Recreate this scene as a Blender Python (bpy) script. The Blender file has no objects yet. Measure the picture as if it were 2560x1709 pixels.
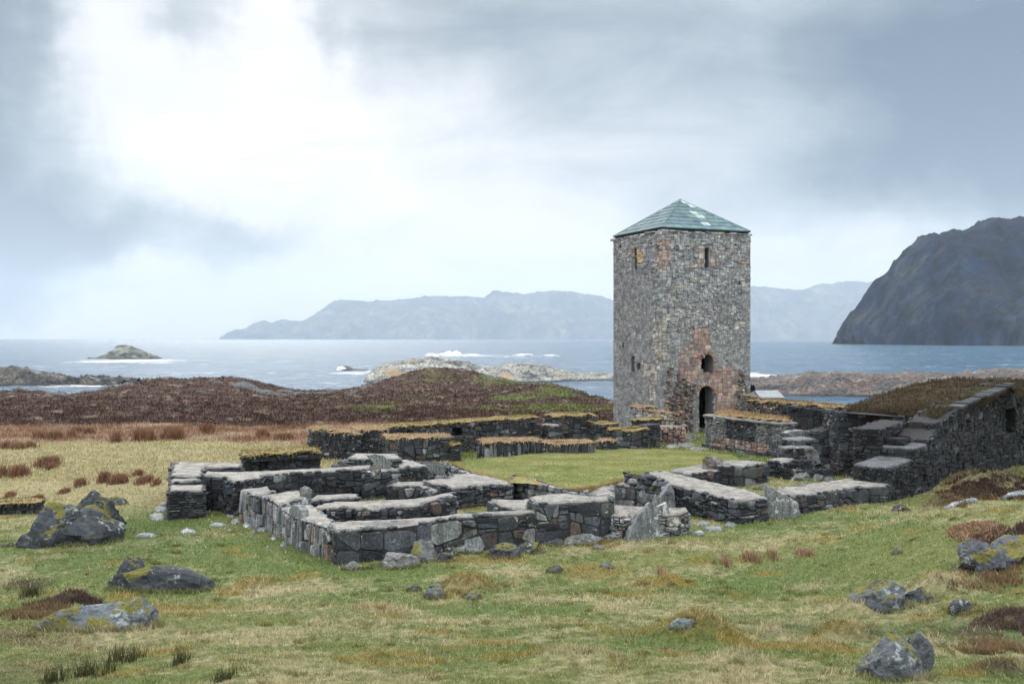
import bpy, bmesh, math, random
import numpy as np
from mathutils import Vector, noise
from mathutils.geometry import tessellate_polygon
random.seed(7)
rng = np.random.default_rng(7)
R = math.radians
sc = bpy.context.scene
col = sc.collection

# ------------------------------------------------------------ camera
EYE, F, CX, CY, SEA = 6.0, 2489.0, 1280.0, 846.0, -10.0
cam = bpy.data.cameras.new('camera'); camo = bpy.data.objects.new('camera', cam); col.objects.link(camo)
camo.location = (0, 0, EYE); camo.rotation_euler = (R(90), 0, 0)
cam.lens = 35; cam.sensor_width = 36; cam.shift_y = -8.5 / 2560
cam.clip_start = 0.2; cam.clip_end = 90000
sc.camera = camo

# ------------------------------------------------------------ node helper
class NT:
    def __init__(s, tree): s.t = tree; s.n = tree.nodes; s.l = tree.links
    def new(s, typ, **kw):
        n = s.n.new(typ)
        for k, v in kw.items(): setattr(n, k, v)
        return n
    def put(s, sock, v):
        if hasattr(v, 'links') or isinstance(v, bpy.types.NodeSocket): s.l.new(v, sock)
        elif v is not None:
            if hasattr(sock, 'default_value') and not hasattr(sock.default_value, '__len__') and hasattr(v, '__len__'): v = v[0]
            if hasattr(sock.default_value, '__len__') and hasattr(v, '__len__') and len(sock.default_value) == 4 and len(v) == 3: v = (*v, 1)
            sock.default_value = v
    def m(s, op, a, b=None, c=None, clamp=False):
        n = s.new('ShaderNodeMath', operation=op, use_clamp=clamp)
        s.put(n.inputs[0], a)
        if b is not None: s.put(n.inputs[1], b)
        if c is not None: s.put(n.inputs[2], c)
        return n.outputs[0]
    def vm(s, op, a, b=None, sc_=None):
        n = s.new('ShaderNodeVectorMath', operation=op); s.put(n.inputs[0], a)
        if b is not None: s.put(n.inputs[1], b)
        if sc_ is not None: s.put(n.inputs['Scale'], sc_)
        return n.outputs[0]
    def sep(s, v):
        n = s.new('ShaderNodeSeparateXYZ'); s.put(n.inputs[0], v); return n.outputs
    def comb(s, x, y, z):
        n = s.new('ShaderNodeCombineXYZ'); s.put(n.inputs[0], x); s.put(n.inputs[1], y); s.put(n.inputs[2], z); return n.outputs[0]
    def noise(s, vec, scale, detail=4, rough=.55, dist=0, out=0):
        n = s.new('ShaderNodeTexNoise'); s.put(n.inputs['Vector'], vec)
        n.inputs['Scale'].default_value = scale; n.inputs['Detail'].default_value = detail
        n.inputs['Roughness'].default_value = rough; n.inputs['Distortion'].default_value = dist
        return n.outputs[out]
    def voro(s, vec, scale, feature='F1', out='Distance', rnd=1.0):
        n = s.new('ShaderNodeTexVoronoi', feature=feature); s.put(n.inputs['Vector'], vec)
        n.inputs['Scale'].default_value = scale; n.inputs['Randomness'].default_value = rnd
        return n.outputs[out]
    def mix(s, f, a, b, mode='MIX'):
        n = s.new('ShaderNodeMix', data_type='RGBA', blend_type=mode)
        s.put(n.inputs[0], f); s.put(n.inputs[6], a); s.put(n.inputs[7], b); return n.outputs[2]
    def ramp(s, f, stops, interp='LINEAR'):
        n = s.new('ShaderNodeValToRGB'); s.put(n.inputs[0], f); cr = n.color_ramp; cr.interpolation = interp
        while len(cr.elements) < len(stops): cr.elements.new(.5)
        for e, (p, c) in zip(cr.elements, stops):
            e.position = p; e.color = (c, c, c, 1) if not hasattr(c, '__len__') else (*c, 1)
        return n.outputs[0]
    def rng(s, v, a, b, c=0., d=1.):
        n = s.new('ShaderNodeMapRange', clamp=True); s.put(n.inputs[0], v)
        for i, q in enumerate((a, b, c, d)): n.inputs[i + 1].default_value = q
        return n.outputs[0]
    def bump(s, h, strength=.5, dist=.05, normal=None):
        n = s.new('ShaderNodeBump'); n.inputs['Strength'].default_value = strength
        n.inputs['Distance'].default_value = dist; s.put(n.inputs['Height'], h)
        if normal is not None: s.put(n.inputs['Normal'], normal)
        return n.outputs[0]

# ------------------------------------------------------------ world: overcast sky with a bright break
SUN_AZ, SUN_EL = -16.0, 32.0
w = bpy.data.worlds.new('World'); sc.world = w; w.use_nodes = True
k = NT(w.node_tree); k.n.clear()
tc = k.new('ShaderNodeTexCoord').outputs['Generated']
nv = k.noise(tc, 2.6, 5, .5, out=1)
warp = k.sep(k.vm('SUBTRACT', nv, (.5, .5, .5)))
nv2 = k.noise(tc, 9, 5, .55, out=1)
warp2 = k.sep(k.vm('SUBTRACT', nv2, (.5, .5, .5)))
X, Y, Z = k.sep(tc)
az = k.m('ADD', k.m('ADD', k.m('ARCTAN2', X, Y), k.m('MULTIPLY', warp[0], .24)), k.m('MULTIPLY', warp2[0], .19))
el = k.m('ADD', k.m('ADD', k.m('ARCSINE', Z), k.m('MULTIPLY', warp[1], .13)), k.m('MULTIPLY', warp2[1], .10))
def lobe(px, py, sx, sy, amp, pw=1):
    a0 = math.atan((px - CX) / F); e0 = math.atan((CY - py) / F * math.cos(a0)); sa, se = sx / F, sy / F
    u = k.m('DIVIDE', k.m('SUBTRACT', az, a0), sa); v = k.m('DIVIDE', k.m('SUBTRACT', el, e0), se)
    q = k.m('ADD', k.m('MULTIPLY', u, u), k.m('MULTIPLY', v, v))
    if pw != 1: q = k.m('POWER', q, pw)
    return k.m('MULTIPLY', k.m('EXPONENT', k.m('MULTIPLY', q, -1)), amp)
V = k.m('ADD', .72, 0)
for L in [(640, 170, 170, 230, .75, 1.5), (800, 420, 300, 170, .5, 1.3), (330, 60, 200, 170, .5, 1.3), (500, 330, 300, 200, .30, 1), (1500, 720, 1400, 130, .34, 1), (1250, 560, 500, 90, .16, 1.2), (100, 800, 900, 90, .20, 1), (2150, 640, 330, 50, .12, 1)]:
    V = k.m('ADD', V, lobe(*L))
V = k.m('MINIMUM', V, 1.16)
for L in [(-300, 330, 480, 560, -.80, 1.2), (-60, 560, 460, 90, -.26, 1.3), (330, 600, 560, 60, -.28, 1.6), (200, 712, 260, 26, -.12, 1.8), (530, 30, 130, 75, -.42, 1.5), (1020, 20, 260, 150, -.18, 1),
          (2700, 300, 600, 330, -.60, 1.3), (2250, 430, 380, 70, -.14, 1.3), (2560, -50, 420, 260, -.18, 1), (1500, 130, 700, 230, -.20, 1.3), (1800, 540, 380, 30, -.05, 1.3), (2000, 640, 420, 22, -.06, 1.5)]:
    V = k.m('ADD', V, lobe(*L))
fb = k.noise(k.vm('MULTIPLY', tc, (1, 1, 2.8)), 4.2, 8, .58, .5)
V = k.m('ADD', V, k.m('MULTIPLY', k.m('SUBTRACT', fb, .5), .80))
up = k.rng(el, .36, 1.0, 0, 1); back = k.rng(Y, .1, -.6, 0, 1)
V = k.m('ADD', V, k.m('MULTIPLY', up, 2.1)); V = k.m('ADD', V, k.m('MULTIPLY', back, 1.2))  # unseen sky overhead and behind raised to brighten the ground and haze
cc = k.ramp(V, [(.12, (.13, .19, .28)), (.34, (.27, .345, .415)), (.55, (.49, .56, .615)), (.74, (.75, .79, .84)), (.90, (.95, .96, .985)), (1., (1, 1, 1))])
cc = k.vm('MULTIPLY', cc, k.comb(*[k.m('MAXIMUM', V, 1.0)] * 3))
sky = k.new('ShaderNodeTexSky', sky_type='NISHITA'); sky.sun_disc = False
sky.sun_elevation = R(SUN_EL); sky.sun_rotation = R(SUN_AZ)
b1 = k.new('ShaderNodeBackground'); k.put(b1.inputs[0], cc); b1.inputs[1].default_value = .90
b2 = k.new('ShaderNodeBackground'); k.put(b2.inputs[0], sky.outputs[0]); b2.inputs[1].default_value = .08
mx = k.new('ShaderNodeMixShader'); mx.inputs[0].default_value = .12
k.l.new(b1.outputs[0], mx.inputs[1]); k.l.new(b2.outputs[0], mx.inputs[2])
wo = k.new('ShaderNodeOutputWorld'); k.l.new(mx.outputs[0], wo.inputs[0])

sun = bpy.data.lights.new('sun', 'SUN'); suno = bpy.data.objects.new('sun', sun); col.objects.link(suno)
sun.energy = 1.5; sun.angle = R(24); sun.color = (1, .95, .87)
d = Vector((math.sin(R(SUN_AZ)) * math.cos(R(SUN_EL)), math.cos(R(SUN_AZ)) * math.cos(R(SUN_EL)), math.sin(R(SUN_EL))))
suno.rotation_euler = d.to_track_quat('Z', 'Y').to_euler(); suno.location = d * 60
sc.view_settings.view_transform = 'Standard'; sc.view_settings.look = 'None'
sc.view_settings.exposure = 0.10; sc.view_settings.gamma = 1
sc.cycles.use_denoising = True; sc.cycles.volume_bounces = 2; sc.cycles.max_bounces = 6
sc.cycles.caustics_reflective = False; sc.cycles.caustics_refractive = False

# ------------------------------------------------------------ numpy noise
def _h(ix, iy, s):
    n = (ix * 374761393 + iy * 668265263 + s * 974634777) & 0xffffffff
    n = ((n ^ (n >> 13)) * 1274126177) & 0xffffffff
    return ((n ^ (n >> 16)) & 0xffff) / 65535.0
def vn(x, y, s=0):
    x = np.asarray(x, float); y = np.asarray(y, float)
    ix = np.floor(x).astype(np.int64); iy = np.floor(y).astype(np.int64); fx = x - ix; fy = y - iy
    fx = fx * fx * (3 - 2 * fx); fy = fy * fy * (3 - 2 * fy)
    a = _h(ix, iy, s); b = _h(ix + 1, iy, s); c = _h(ix, iy + 1, s); e = _h(ix + 1, iy + 1, s)
    return (a + (b - a) * fx) * (1 - fy) + (c + (e - c) * fx) * fy
def fbm(x, y, s=0, o=4, g=.5):
    r = 0; am = 1; t = 0
    for i in range(o): r = r + am * vn(x * 2**i + 17.3 * i, y * 2**i - 9.1 * i, s + i); t += am; am *= g
    return r / t - .5
def ridge(x, y, s=0, o=5):
    r = 0; am = 1; t = 0
    for i in range(o): r = r + am * (1 - abs(2 * vn(x * 2**i + 3.7 * i, y * 2**i, s + i) - 1)); t += am; am *= .5
    return r / t
def ss(v): v = np.clip(v, 0, 1); return v * v * (3 - 2 * v)

# ------------------------------------------------------------ terrain height
SH = np.array([(-400, 150), (-150, 165), (-90, 182), (-30, 196), (-15, 214), (0, 192), (8, 158), (12, 124), (20, 96), (60, 92), (400, 90)], float)
HUMPS = []   # (x, y, rx, ry, amp, kind)
def h(x, y):
    x = np.asarray(x, float); y = np.asarray(y, float)
    t = np.clip(1 - y / 24, 0, 1); z = 4.3 * t ** 1.25
    z = z + np.where(y < 0, -y * .16, 0)
    z = z + 1.8 * ss((x - 6) / 9) * np.exp(-((y - 24.5) / 6.2) ** 2)
    far = np.clip((y - 62) / 118, 0, 1.6); z = z - 3.9 * far ** 1.05 - .8 * far * ss((-x - 62) / 18)
    z = z + 2.8 * np.exp(-(((x + 52) / 12.5) ** 4)) * np.exp(-((y - 166) / 17) ** 2)
    z = z + 1.3 * np.exp(-((x + 86) / 7) ** 2) * np.exp(-((y - 172) / 9) ** 2)
    sx = np.where(x < -15, 10.5, 16); z = z + 4.5 * np.exp(-((x + 15) / sx) ** 2) * np.exp(-((y - 188) / 26) ** 2)
    z = z + 1.7 * np.exp(-((x - 4) / 9) ** 2) * np.exp(-((y - 150) / 22) ** 2)
    ys = np.interp(x, SH[:, 0], SH[:, 1]) + 14 * fbm(x / 22, y / 60, 5)
    z = z - 12 * ss((y - ys) / 30)
    ruin = np.exp(-(np.maximum(0, np.hypot((x - 2) / 1.2, y - 42) - 14) / 5) ** 2)
    rough = (1 - ruin) * .9 + .05
    z = z + fbm(x / 3.1, y / 3.1, 11) * .34 * rough * np.clip(y / 14, .45, 1) + fbm(x / .7, y / .7, 23, 3) * .07 * rough + fbm(x / .23, y / .23, 33, 2) * .035 * (1 - ruin * .6)
    z = z + np.where(y > 66, fbm(x / 2.2, y / 2.8, 41) * .95 * ss((y - 66) / 12), 0) + np.where(y > 130, np.maximum(fbm(x / 5, y / 5, 47) - .1, 0) * 3.0 * ss((y - 130) / 25), 0)
    for hx, hy, rx, ry, am, kd in HUMPS:
        z = z + am * np.exp(-(((x - hx) / rx) ** 2 + ((y - hy) / ry) ** 2) ** 1.3) * (1 + .5 * fbm(x / .3, y / .3, 61, 3))
    return np.maximum(z, -13)
def P(px, py, z):
    D = (EYE - z) * F / (py - CY); return Vector(((px - CX) / F * D, D, z))
def G(px, py):
    """where the line of sight through a photo point meets the ground"""
    t = np.concatenate([np.linspace(4, 60, 1400), np.linspace(60.1, 260, 800)])
    g = h((px - CX) / F * t, t) - (EYE - (py - CY) / F * t)
    i = int(np.argmax(g > 0)) if (g > 0).any() else len(t) - 1
    D = t[i]; x = (px - CX) / F * D
    return Vector((x, D, float(h(x, D))))
for px, py, wpx, am, asp, kd in [(1745, 1605, 105, .30, .55, 'rust'), (1935, 1600, 38, .16, .6, 'straw'), (2110, 1598, 60, .2, .55, 'rust'), (2370, 1478, 70, .2, .6, 'straw'),
        (1170, 1482, 75, .26, .6, 'rust'), (1130, 1500, 60, .12, .5, 'moss'), (175, 1515, 45, .3, .8, 'dark'), (110, 1535, 50, .22, .7, 'dark'), (300, 1500, 40, .1, .6, 'moss'),
        (2450, 1600, 70, .22, .7, 'dark'), (2540, 1560, 60, .25, .7, 'dark'), (2330, 1640, 60, .2, .7, 'straw'), (2500, 1690, 70, .2, .7, 'dark'), (2420, 1545, 50, .15, .6, 'moss'),
        (1850, 1660, 90, .1, .5, 'straw'), (1450, 1650, 110, .1, .5, 'straw'), (2030, 1475, 60, .06, .5, 'straw'), (640, 1465, 55, .07, .5, 'rust'), (1480, 1440, 90, .1, .5, 'moss'),
        (1660, 1470, 80, .1, .5, 'moss'), (2140, 1540, 45, .16, .6, 'straw'), (950, 1530, 90, .07, .5, 'straw'), (60, 1470, 60, .15, .6, 'dark'),
        (2480, 1225, 120, .9, .5, 'dark'), (2370, 1262, 45, .45, .5, 'dark'), (2330, 1275, 30, .2, .5, 'dark'), (2500, 1400, 80, .25, .6, 'dark')]:
    g = G(px, py); r = wpx / F * g.y
    HUMPS.append((g.x, g.y + r * asp * .6, r, r * asp * 1.6, am * (1.5 if py > 1300 and kd != 'dark' else .75), kd))

# ------------------------------------------------------------ ground colour (what grows there, plus vignette shade painted into the near corners)
GREEN, LUSH, STRAW, OCHRE, BROWN = map(np.array, [(.155, .180, .062), (.112, .160, .048), (.355, .315, .195), (.225, .165, .045), (.150, .105, .060)])
HEATH, REED, MOSSY, PALE, DARKH, RUST = map(np.array, [(.066, .040, .032), (.200, .115, .070), (.095, .120, .035), (.300, .225, .165), (.045, .030, .026), (.270, .165, .060)])
def gcol(x, y):
    x = np.asarray(x, float); y = np.asarray(y, float); e = lambda v: v[..., None]
    n1 = fbm(x / 2.6, y / 1.7, 71); n2 = fbm(x / .55, y / .4, 75, 3); n3 = fbm(x / 6, y / 4, 79, 3); n4 = fbm(x / .12, y / .12, 83, 2)
    dry = ss((n1 * 1.5 + n2 * .9 + n4 * .8 + .27 + .14 * np.clip((18 - y) / 8, 0, 1) - .12 * np.exp(-((y - 27) / 6) ** 2)))
    c = e(1 - dry) * (GREEN * e(1 - ss(n3 * 2 + .5)) + LUSH * e(ss(n3 * 2 + .5))) + e(dry) * STRAW
    oc = ss((fbm(x / 1.3, y / .9, 91, 3) - .14) * 7); c = c * e(1 - .75 * oc) + OCHRE * e(.75 * oc)
    # lush wet strips
    l = np.exp(-((y - 17.2 - .06 * (x - 9) ** 2 * (x > 0) - 1.2 * fbm(x / 3, 0 * x, 3)) / 1.1) ** 2) * ss((x - 2) / 4) * .85
    c = c * e(1 - l) + np.array((.062, .105, .032)) * e(l)
    l = np.exp(-((x + 11.3) / 2.2) ** 2) * np.exp(-((y - 31) / 4.5) ** 2) * .8; c = c * e(1 - l) + np.array((.07, .115, .03)) * e(l)
    # left field straw
    f = ss((y - 33 - 3 * n1) / 5) * ss((-x - 4 - n3 * 6 + (y - 40) * .12) / 5)
    fs = np.array((.37, .32, .19)) ; c = c * e(1 - .88 * f) + (fs * e(1 - .35 * ss(n2 * 2 + .5)) + GREEN * e(.35 * ss(n2 * 2 + .5))) * e(.88 * f)
    rb = ss((y - 56 - 9 * n3 - 4 * n1) / 4) * ss((10 - x) / 8); c = c * e(1 - rb) + (REED * e(1 - ss(n1 * 3 + .4)) + PALE * e(ss(n1 * 3 + .4))) * e(rb)
    m = ss((y - 70 - 8 * n3 - 5 * n1) / 5)
    fl = .7 * ss((fbm(x / 1.1, y / 2.0, 101, 3) - .13) * 7); gm = ss((fbm(x / 7, y / 9, 111, 3) + .26 * np.exp(-((x) / 20) ** 2) - .13) * 5) * ss((x + 20) / 7) * ss((y - 92) / 10)
    mc = HEATH * e(.45 + .9 * (n2 + .5) + .9 * (fbm(x / 2.5, y / 3.5, 131, 3))); mc = mc * e(1 - fl) + PALE * .8 * e(fl); mc = mc * e(1 - .85 * gm) + MOSSY * e(.85 * gm)
    c = c * e(1 - m) + mc * e(m)
    z = h(x, y); rk = ss((-3.6 - z + 2.5 * fbm(x / 6, y / 6, 121)) / 1.2) * (y > 120)
    rk = np.maximum(rk, ss((fbm(x / 5, y / 5, 47) - .19) * 20) * ss((y - 140) / 10)) * 1.0
    c = c * e(1 - rk) + np.array((.13, .14, .15)) * e(rk)
    cornr = ss((x - 3.6 - .9 * (y - 11)) / 2.0) * (y < 18) * (y > 0) * .8 * ss(.5 + n1 * 2); c = c * e(1 - cornr) + BROWN * .6 * e(cornr)  # right corner: brown growth deepened, vignette shade put into the colour
    cl = ss((-x - 3.2 - .55 * (y - 11)) / 2.0) * (y < 19) * (y > 0) * .78 * ss(.5 + n1 * 2); c = c * e(1 - cl) + BROWN * .55 * e(cl)  # left corner: same vignette shade painted into the ground colour
    kc = {'rust': RUST * .62 + np.array((.03, .04, .01)), 'straw': STRAW * .95, 'moss': OCHRE, 'dark': DARKH * 1.5}
    for hx, hy, rx, ry, am, kd in HUMPS:
        q = np.exp(-(((x - hx) / rx / 1.05) ** 2 + ((y - hy) / ry / 1.05) ** 2) ** 2) * (.8 + .8 * n2).clip(0, 1); c = c * e(1 - q * .85) + kc[kd] * e(q * .85)
    return np.clip(c * e(1 + .5 * n4), .005, 1)

# ------------------------------------------------------------ objects
def tag(o, label=None, cat=None, group=None, kind=None):
    if label: o['label'] = label
    if cat: o['category'] = cat; o['kind'] = 'thing'
    if group: o['group'] = group
    if kind: o['kind'] = kind
    return o
def thing(name, label, cat, loc, group=None):
    o = bpy.data.objects.new(name, None); col.objects.link(o); o.location = loc; o.empty_display_size = .3
    return tag(o, label, cat, group, 'thing')
class MB:
    def __init__(s): s.v = []; s.f = []; s.c = []
    def add(s, vs, fs, c=(.2, .2, .2)):
        b = len(s.v); s.v.extend([tuple(q) for q in vs]); s.f.extend([tuple(b + i for i in f) for f in fs]); s.c.extend([c] * len(fs))
    def build(s, name, mt, parent=None, smooth=False):
        me = bpy.data.meshes.new(name); o = bpy.data.objects.new(name, me)
        off = np.array(parent.matrix_world.translation if False else (parent.location if parent else (0, 0, 0)))
        if parent is not None and parent.parent is not None: off = off + np.array(parent.parent.location)
        vs = np.array(s.v, float) - off
        if parent is None: 
            org = vs.mean(0); org[2] = vs[:, 2].min(); vs = vs - org; o.location = org
        me.from_pydata(vs.tolist(), [], s.f); me.validate()
        if len(me.polygons) == len(s.c):
            a = me.attributes.new('col', 'FLOAT_COLOR', 'FACE'); a.data.foreach_set('color', np.c_[np.array(s.c, float), np.ones(len(s.c))].ravel().astype(np.float32))
        if smooth: me.polygons.foreach_set('use_smooth', [True] * len(me.polygons))
        me.materials.append(mt); col.objects.link(o)
        if parent is not None: o.parent = parent
        return o
def npmesh(name, V3, Fc, mt, cols=None, dom='POINT', smooth=False, parent=None, center=True):
    """V3 (n,3), Fc (m,k) arrays"""
    V3 = np.asarray(V3, np.float64); Fc = np.asarray(Fc, np.int32); kf = Fc.shape[1]
    me = bpy.data.meshes.new(name); o = bpy.data.objects.new(name, me)
    if parent is not None: V3 = V3 - np.array(parent.location)
    elif center: org = np.array([V3[:, 0].mean(), V3[:, 1].mean(), 0.]); V3 = V3 - org; o.location = org
    me.vertices.add(len(V3)); me.vertices.foreach_set('co', V3.astype(np.float32).ravel())
    me.loops.add(Fc.size); me.loops.foreach_set('vertex_index', Fc.ravel())
    me.polygons.add(len(Fc)); me.polygons.foreach_set('loop_start', np.arange(0, Fc.size, kf, dtype=np.int32))
    try: me.polygons.foreach_set('loop_total', np.full(len(Fc), kf, dtype=np.int32))
    except Exception: pass
    me.update(calc_edges=True)
    if cols is not None:
        a = me.attributes.new('col', 'FLOAT_COLOR', dom); a.data.foreach_set('color', np.c_[cols, np.ones(len(cols))].astype(np.float32).ravel())
    if smooth: me.polygons.foreach_set('use_smooth', np.ones(len(Fc), bool))
    me.materials.append(mt); col.objects.link(o)
    if parent is not None: o.parent = parent
    return o
def gridfaces(nr, nc, flip=False):
    i = np.arange(nr - 1)[:, None] * nc + np.arange(nc - 1)[None, :]
    q = np.stack([i, i + 1, i + nc + 1, i + nc], -1).reshape(-1, 4)
    return q[:, ::-1] if flip else q

# ------------------------------------------------------------ materials
def mat(name):
    m = bpy.data.materials.new(name); m.use_nodes = True; k = NT(m.node_tree); k.n.clear()
    o = k.new('ShaderNodeOutputMaterial'); b = k.new('ShaderNodeBsdfPrincipled'); k.l.new(b.outputs[0], o.inputs[0])
    k.b = b; k.pos = k.new('ShaderNodeNewGeometry').outputs['Position']; k.nrm = k.new('ShaderNodeNewGeometry').outputs['Normal']
    return m, k
def attr(k): 
    n = k.new('ShaderNodeAttribute'); n.attribute_name = 'col'; return n.outputs['Color']
def fin(k, c, rough=.8, normal=None, spec=.3):
    k.put(k.b.inputs['Base Color'], c); k.put(k.b.inputs['Roughness'], rough); k.b.inputs['Specular IOR Level'].default_value = spec
    if normal is not None: k.put(k.b.inputs['Normal'], normal)
def stone_mat(name, lichen=.55, lscale=3.0, rough=.6, bumpd=.03, grain=14, streak=.55, lcol=(.42, .45, .44), moss=0):
    m, k = mat(name); p = k.pos; c = attr(k)
    n1 = k.noise(p, 2.2, 6, .6); n2 = k.noise(p, grain, 5, .65)
    c = k.mix(1, c, k.ramp(n1, [(.3, .55), (.7, 1.5)]), 'MULTIPLY'); c = k.mix(1, c, k.ramp(n2, [(.3, .42), (.7, 1.6)]), 'MULTIPLY')
    if streak:
        st = k.noise(k.vm('MULTIPLY', p, (5, 5, .6)), 2.2, 4, .6); c = k.mix(k.rng(st, .5, .62, 0, streak), c, (.030, .036, .045))
    l = k.noise(p, lscale, 7, .68, .2); l2 = k.noise(k.vm('ADD', p, (31, 7, 3)), .9, 3); 
    lm = k.rng(k.m('ADD', l, k.m('MULTIPLY', l2, .55)), 1.02 - .12 * lichen, 1.08 - .12 * lichen)
    c = k.mix(lm, c, lcol); sp9 = k.noise(k.vm('ADD', p, (5, 5, 5)), 11, 5, .75); c = k.mix(k.rng(k.m('ADD', sp9, k.m('MULTIPLY', l2, .3)), .80, .84, 0, .8), c, lcol)
    if moss:
        nz = k.sep(k.nrm)[2]; mm = k.noise(k.vm('ADD', p, (3, 9, 1)), 1.6, 5, .6)
        ms = k.rng(k.m('ADD', mm, k.m('MULTIPLY', nz, .16)), .72 - .1 * moss, .78 - .1 * moss)
        c = k.mix(ms, c, k.ramp(k.noise(p, 30, 3), [(.3, (.05, .06, .012)), (.7, (.19, .17, .03))]))
    b = k.bump(n2, .7, bumpd); b = k.bump(k.noise(p, 3.5, 5, .6), .6, bumpd * 2.5, b)
    fin(k, c, k.rng(n2, .3, .7, rough - .12, rough + .18), b, .35); return m
M = {}
M['stone'] = stone_mat('weathered_stone', .5)
M['dark_stone'] = stone_mat('dark_stone', .1)
M['slab'] = stone_mat('lichen_slab', 1.15, 3.6, .7, .02)
M['boulder'] = stone_mat('mossy_boulder', 1.15, 5.5, .7, .07, 9, False, (.26, .30, .32), 1.1)
M['boulder_bare'] = stone_mat('bare_boulder', 1.1, 5.0, .7, .07, 9, False, (.38, .41, .40), .5)
M['tower'] = stone_mat('tower_stone', .25, 4, .8, .02, 20, .22, (.42, .42, .38))
m, k = mat('wall_core'); n = k.noise(k.pos, 12, 5, .7)
fin(k, k.ramp(n, [(.3, (.012, .014, .018)), (.7, (.06, .062, .064))]), .9, k.bump(n, 1, .05)); M['core'] = m
m, k = mat('tower_core'); n = k.noise(k.vm('MULTIPLY', k.pos, (1, 1, 2.5)), 9, 5, .7)
fin(k, k.ramp(n, [(.3, (.07, .075, .082)), (.7, (.21, .215, .215))]), .9, k.bump(n, 1, .05)); M['tcore'] = m
m, k = mat('mortar_cap'); p = k.pos; n = k.noise(p, 2.3, 6, .65); n2 = k.noise(p, 40, 3, .7); nz = k.sep(k.nrm)[2]
c = k.ramp(n, [(.32, (.13, .135, .14)), (.5, (.26, .25, .23)), (.68, (.35, .335, .305))]); c = k.mix(1, c, k.ramp(n2, [(.3, .75), (.7, 1.2)]), 'MULTIPLY')
wet = k.rng(k.noise(k.vm('ADD', p, (9, 2, 4)), 1.1, 5, .6), .58, .64); c = k.mix(k.m('MULTIPLY', wet, .55), c, (.10, .115, .135))
sp_ = k.rng(k.noise(p, 7, 5, .7), .60, .64); c = k.mix(sp_, c, (.07, .07, .06)); ms_ = k.rng(k.noise(k.vm('ADD', p, (7, 3, 1)), 1.7, 6, .7), .60, .65); c = k.mix(k.m('MULTIPLY', ms_, .75), c, (.09, .085, .03)); ck = k.rng(k.voro(k.vm('ADD', p, k.noise(p, 3, 3, .5, 0, 1)), 1.6, 'DISTANCE_TO_EDGE'), .022, .008); c = k.mix(k.m('MULTIPLY', ck, .8), c, (.03, .032, .03))
c = k.mix(k.rng(nz, .85, .4), c, k.ramp(n2, [(.3, (.03, .036, .045)), (.75, (.24, .26, .27))]))
fin(k, c, .75, k.bump(k.m('ADD', n2, k.m('MULTIPLY', n, 3)), .6, .03), .3); M['cap'] = m
def veg_mat(name, tr=.25):
    m, k = mat(name); c = attr(k); fin(k, c, .85, None, .15)
    t = k.new('ShaderNodeBsdfTranslucent'); k.put(t.inputs[0], c); mx = k.new('ShaderNodeMixShader'); mx.inputs[0].default_value = tr
    k.l.new(k.b.outputs[0], mx.inputs[1]); k.l.new(t.outputs[0], mx.inputs[2]); k.l.new(mx.outputs[0], [q for q in k.n if q.type == 'OUTPUT_MATERIAL'][0].inputs[0]); return m
M['blade'] = veg_mat('grass_blades')
m, k = mat('ground_soil'); c = attr(k); p = k.pos
n = k.noise(p, 9, 6, .7); n2 = k.noise(p, 45, 3, .7)
c = k.mix(1, c, k.ramp(n, [(.3, .55), (.7, 1.35)]), 'MULTIPLY'); c = k.mix(1, c, k.ramp(n2, [(.3, .7), (.7, 1.25)]), 'MULTIPLY')
fin(k, c, .9, k.bump(k.m('ADD', n, k.m('MULTIPLY', n2, .4)), .8, .08), .15); M['ground'] = m
m, k = mat('turf_top'); p = k.pos; n = k.noise(p, 5, 6, .7); n2 = k.noise(p, 50, 3)
c = k.ramp(n, [(.3, (.13, .10, .04)), (.45, (.28, .22, .10)), (.6, (.40, .30, .20)), (.75, (.50, .39, .29))]); c = k.mix(1, c, k.ramp(n2, [(.3, .5), (.7, 1.3)]), 'MULTIPLY')
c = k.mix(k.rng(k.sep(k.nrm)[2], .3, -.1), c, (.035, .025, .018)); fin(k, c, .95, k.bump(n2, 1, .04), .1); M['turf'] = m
m, k = mat('heather_turf'); p = k.pos; n = k.noise(p, 1.2, 6, .7); n2 = k.noise(p, 22, 4, .7)
c = k.ramp(n, [(.3, (.028, .020, .020)), (.48, (.065, .045, .032)), (.6, (.075, .070, .03)), (.75, (.13, .09, .06))]); c = k.mix(1, c, k.ramp(n2, [(.3, .35), (.7, 1.6)]), 'MULTIPLY')
fin(k, c, .95, k.bump(n2, 1, .1), .1); M['heathturf'] = m

def rock_mat(name, stops, hs=.05, sc_=1., warm=None):
    m, k = mat(name); p = k.vm('MULTIPLY', k.pos, (sc_, sc_, sc_ * 2.2)); n = k.noise(p, .12, 9, .65, .5); n2 = k.noise(p, .9, 7, .7)
    c = k.ramp(n, stops); c = k.mix(1, c, k.ramp(n2, [(.36, .2), (.62, 1.5)]), 'MULTIPLY')
    if warm: c = k.mix(k.rng(k.noise(p, .05, 5, .6), warm[0], warm[0] + .06, 0, .8), c, warm[1])
    z = k.sep(k.pos)[2]; wl = k.rng(k.m('ADD', z, k.m('MULTIPLY', n2, 1.2)), SEA + 1.4, SEA + .9); c = k.mix(wl, c, (.035, .035, .035))
    fin(k, c, .7, k.bump(n2, .9, .6 / sc_), .4); return m
M['shore'] = rock_mat('shore_rock', [(.36, (.04, .045, .05)), (.46, (.12, .13, .125)), (.58, (.23, .26, .22)), (.7, (.36, .37, .33))])
M['shore_warm'] = rock_mat('shore_rock_lichen', [(.36, (.05, .055, .06)), (.46, (.17, .18, .175)), (.58, (.30, .31, .28)), (.7, (.40, .41, .37))], warm=(.60, (.32, .22, .12)))
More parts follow.
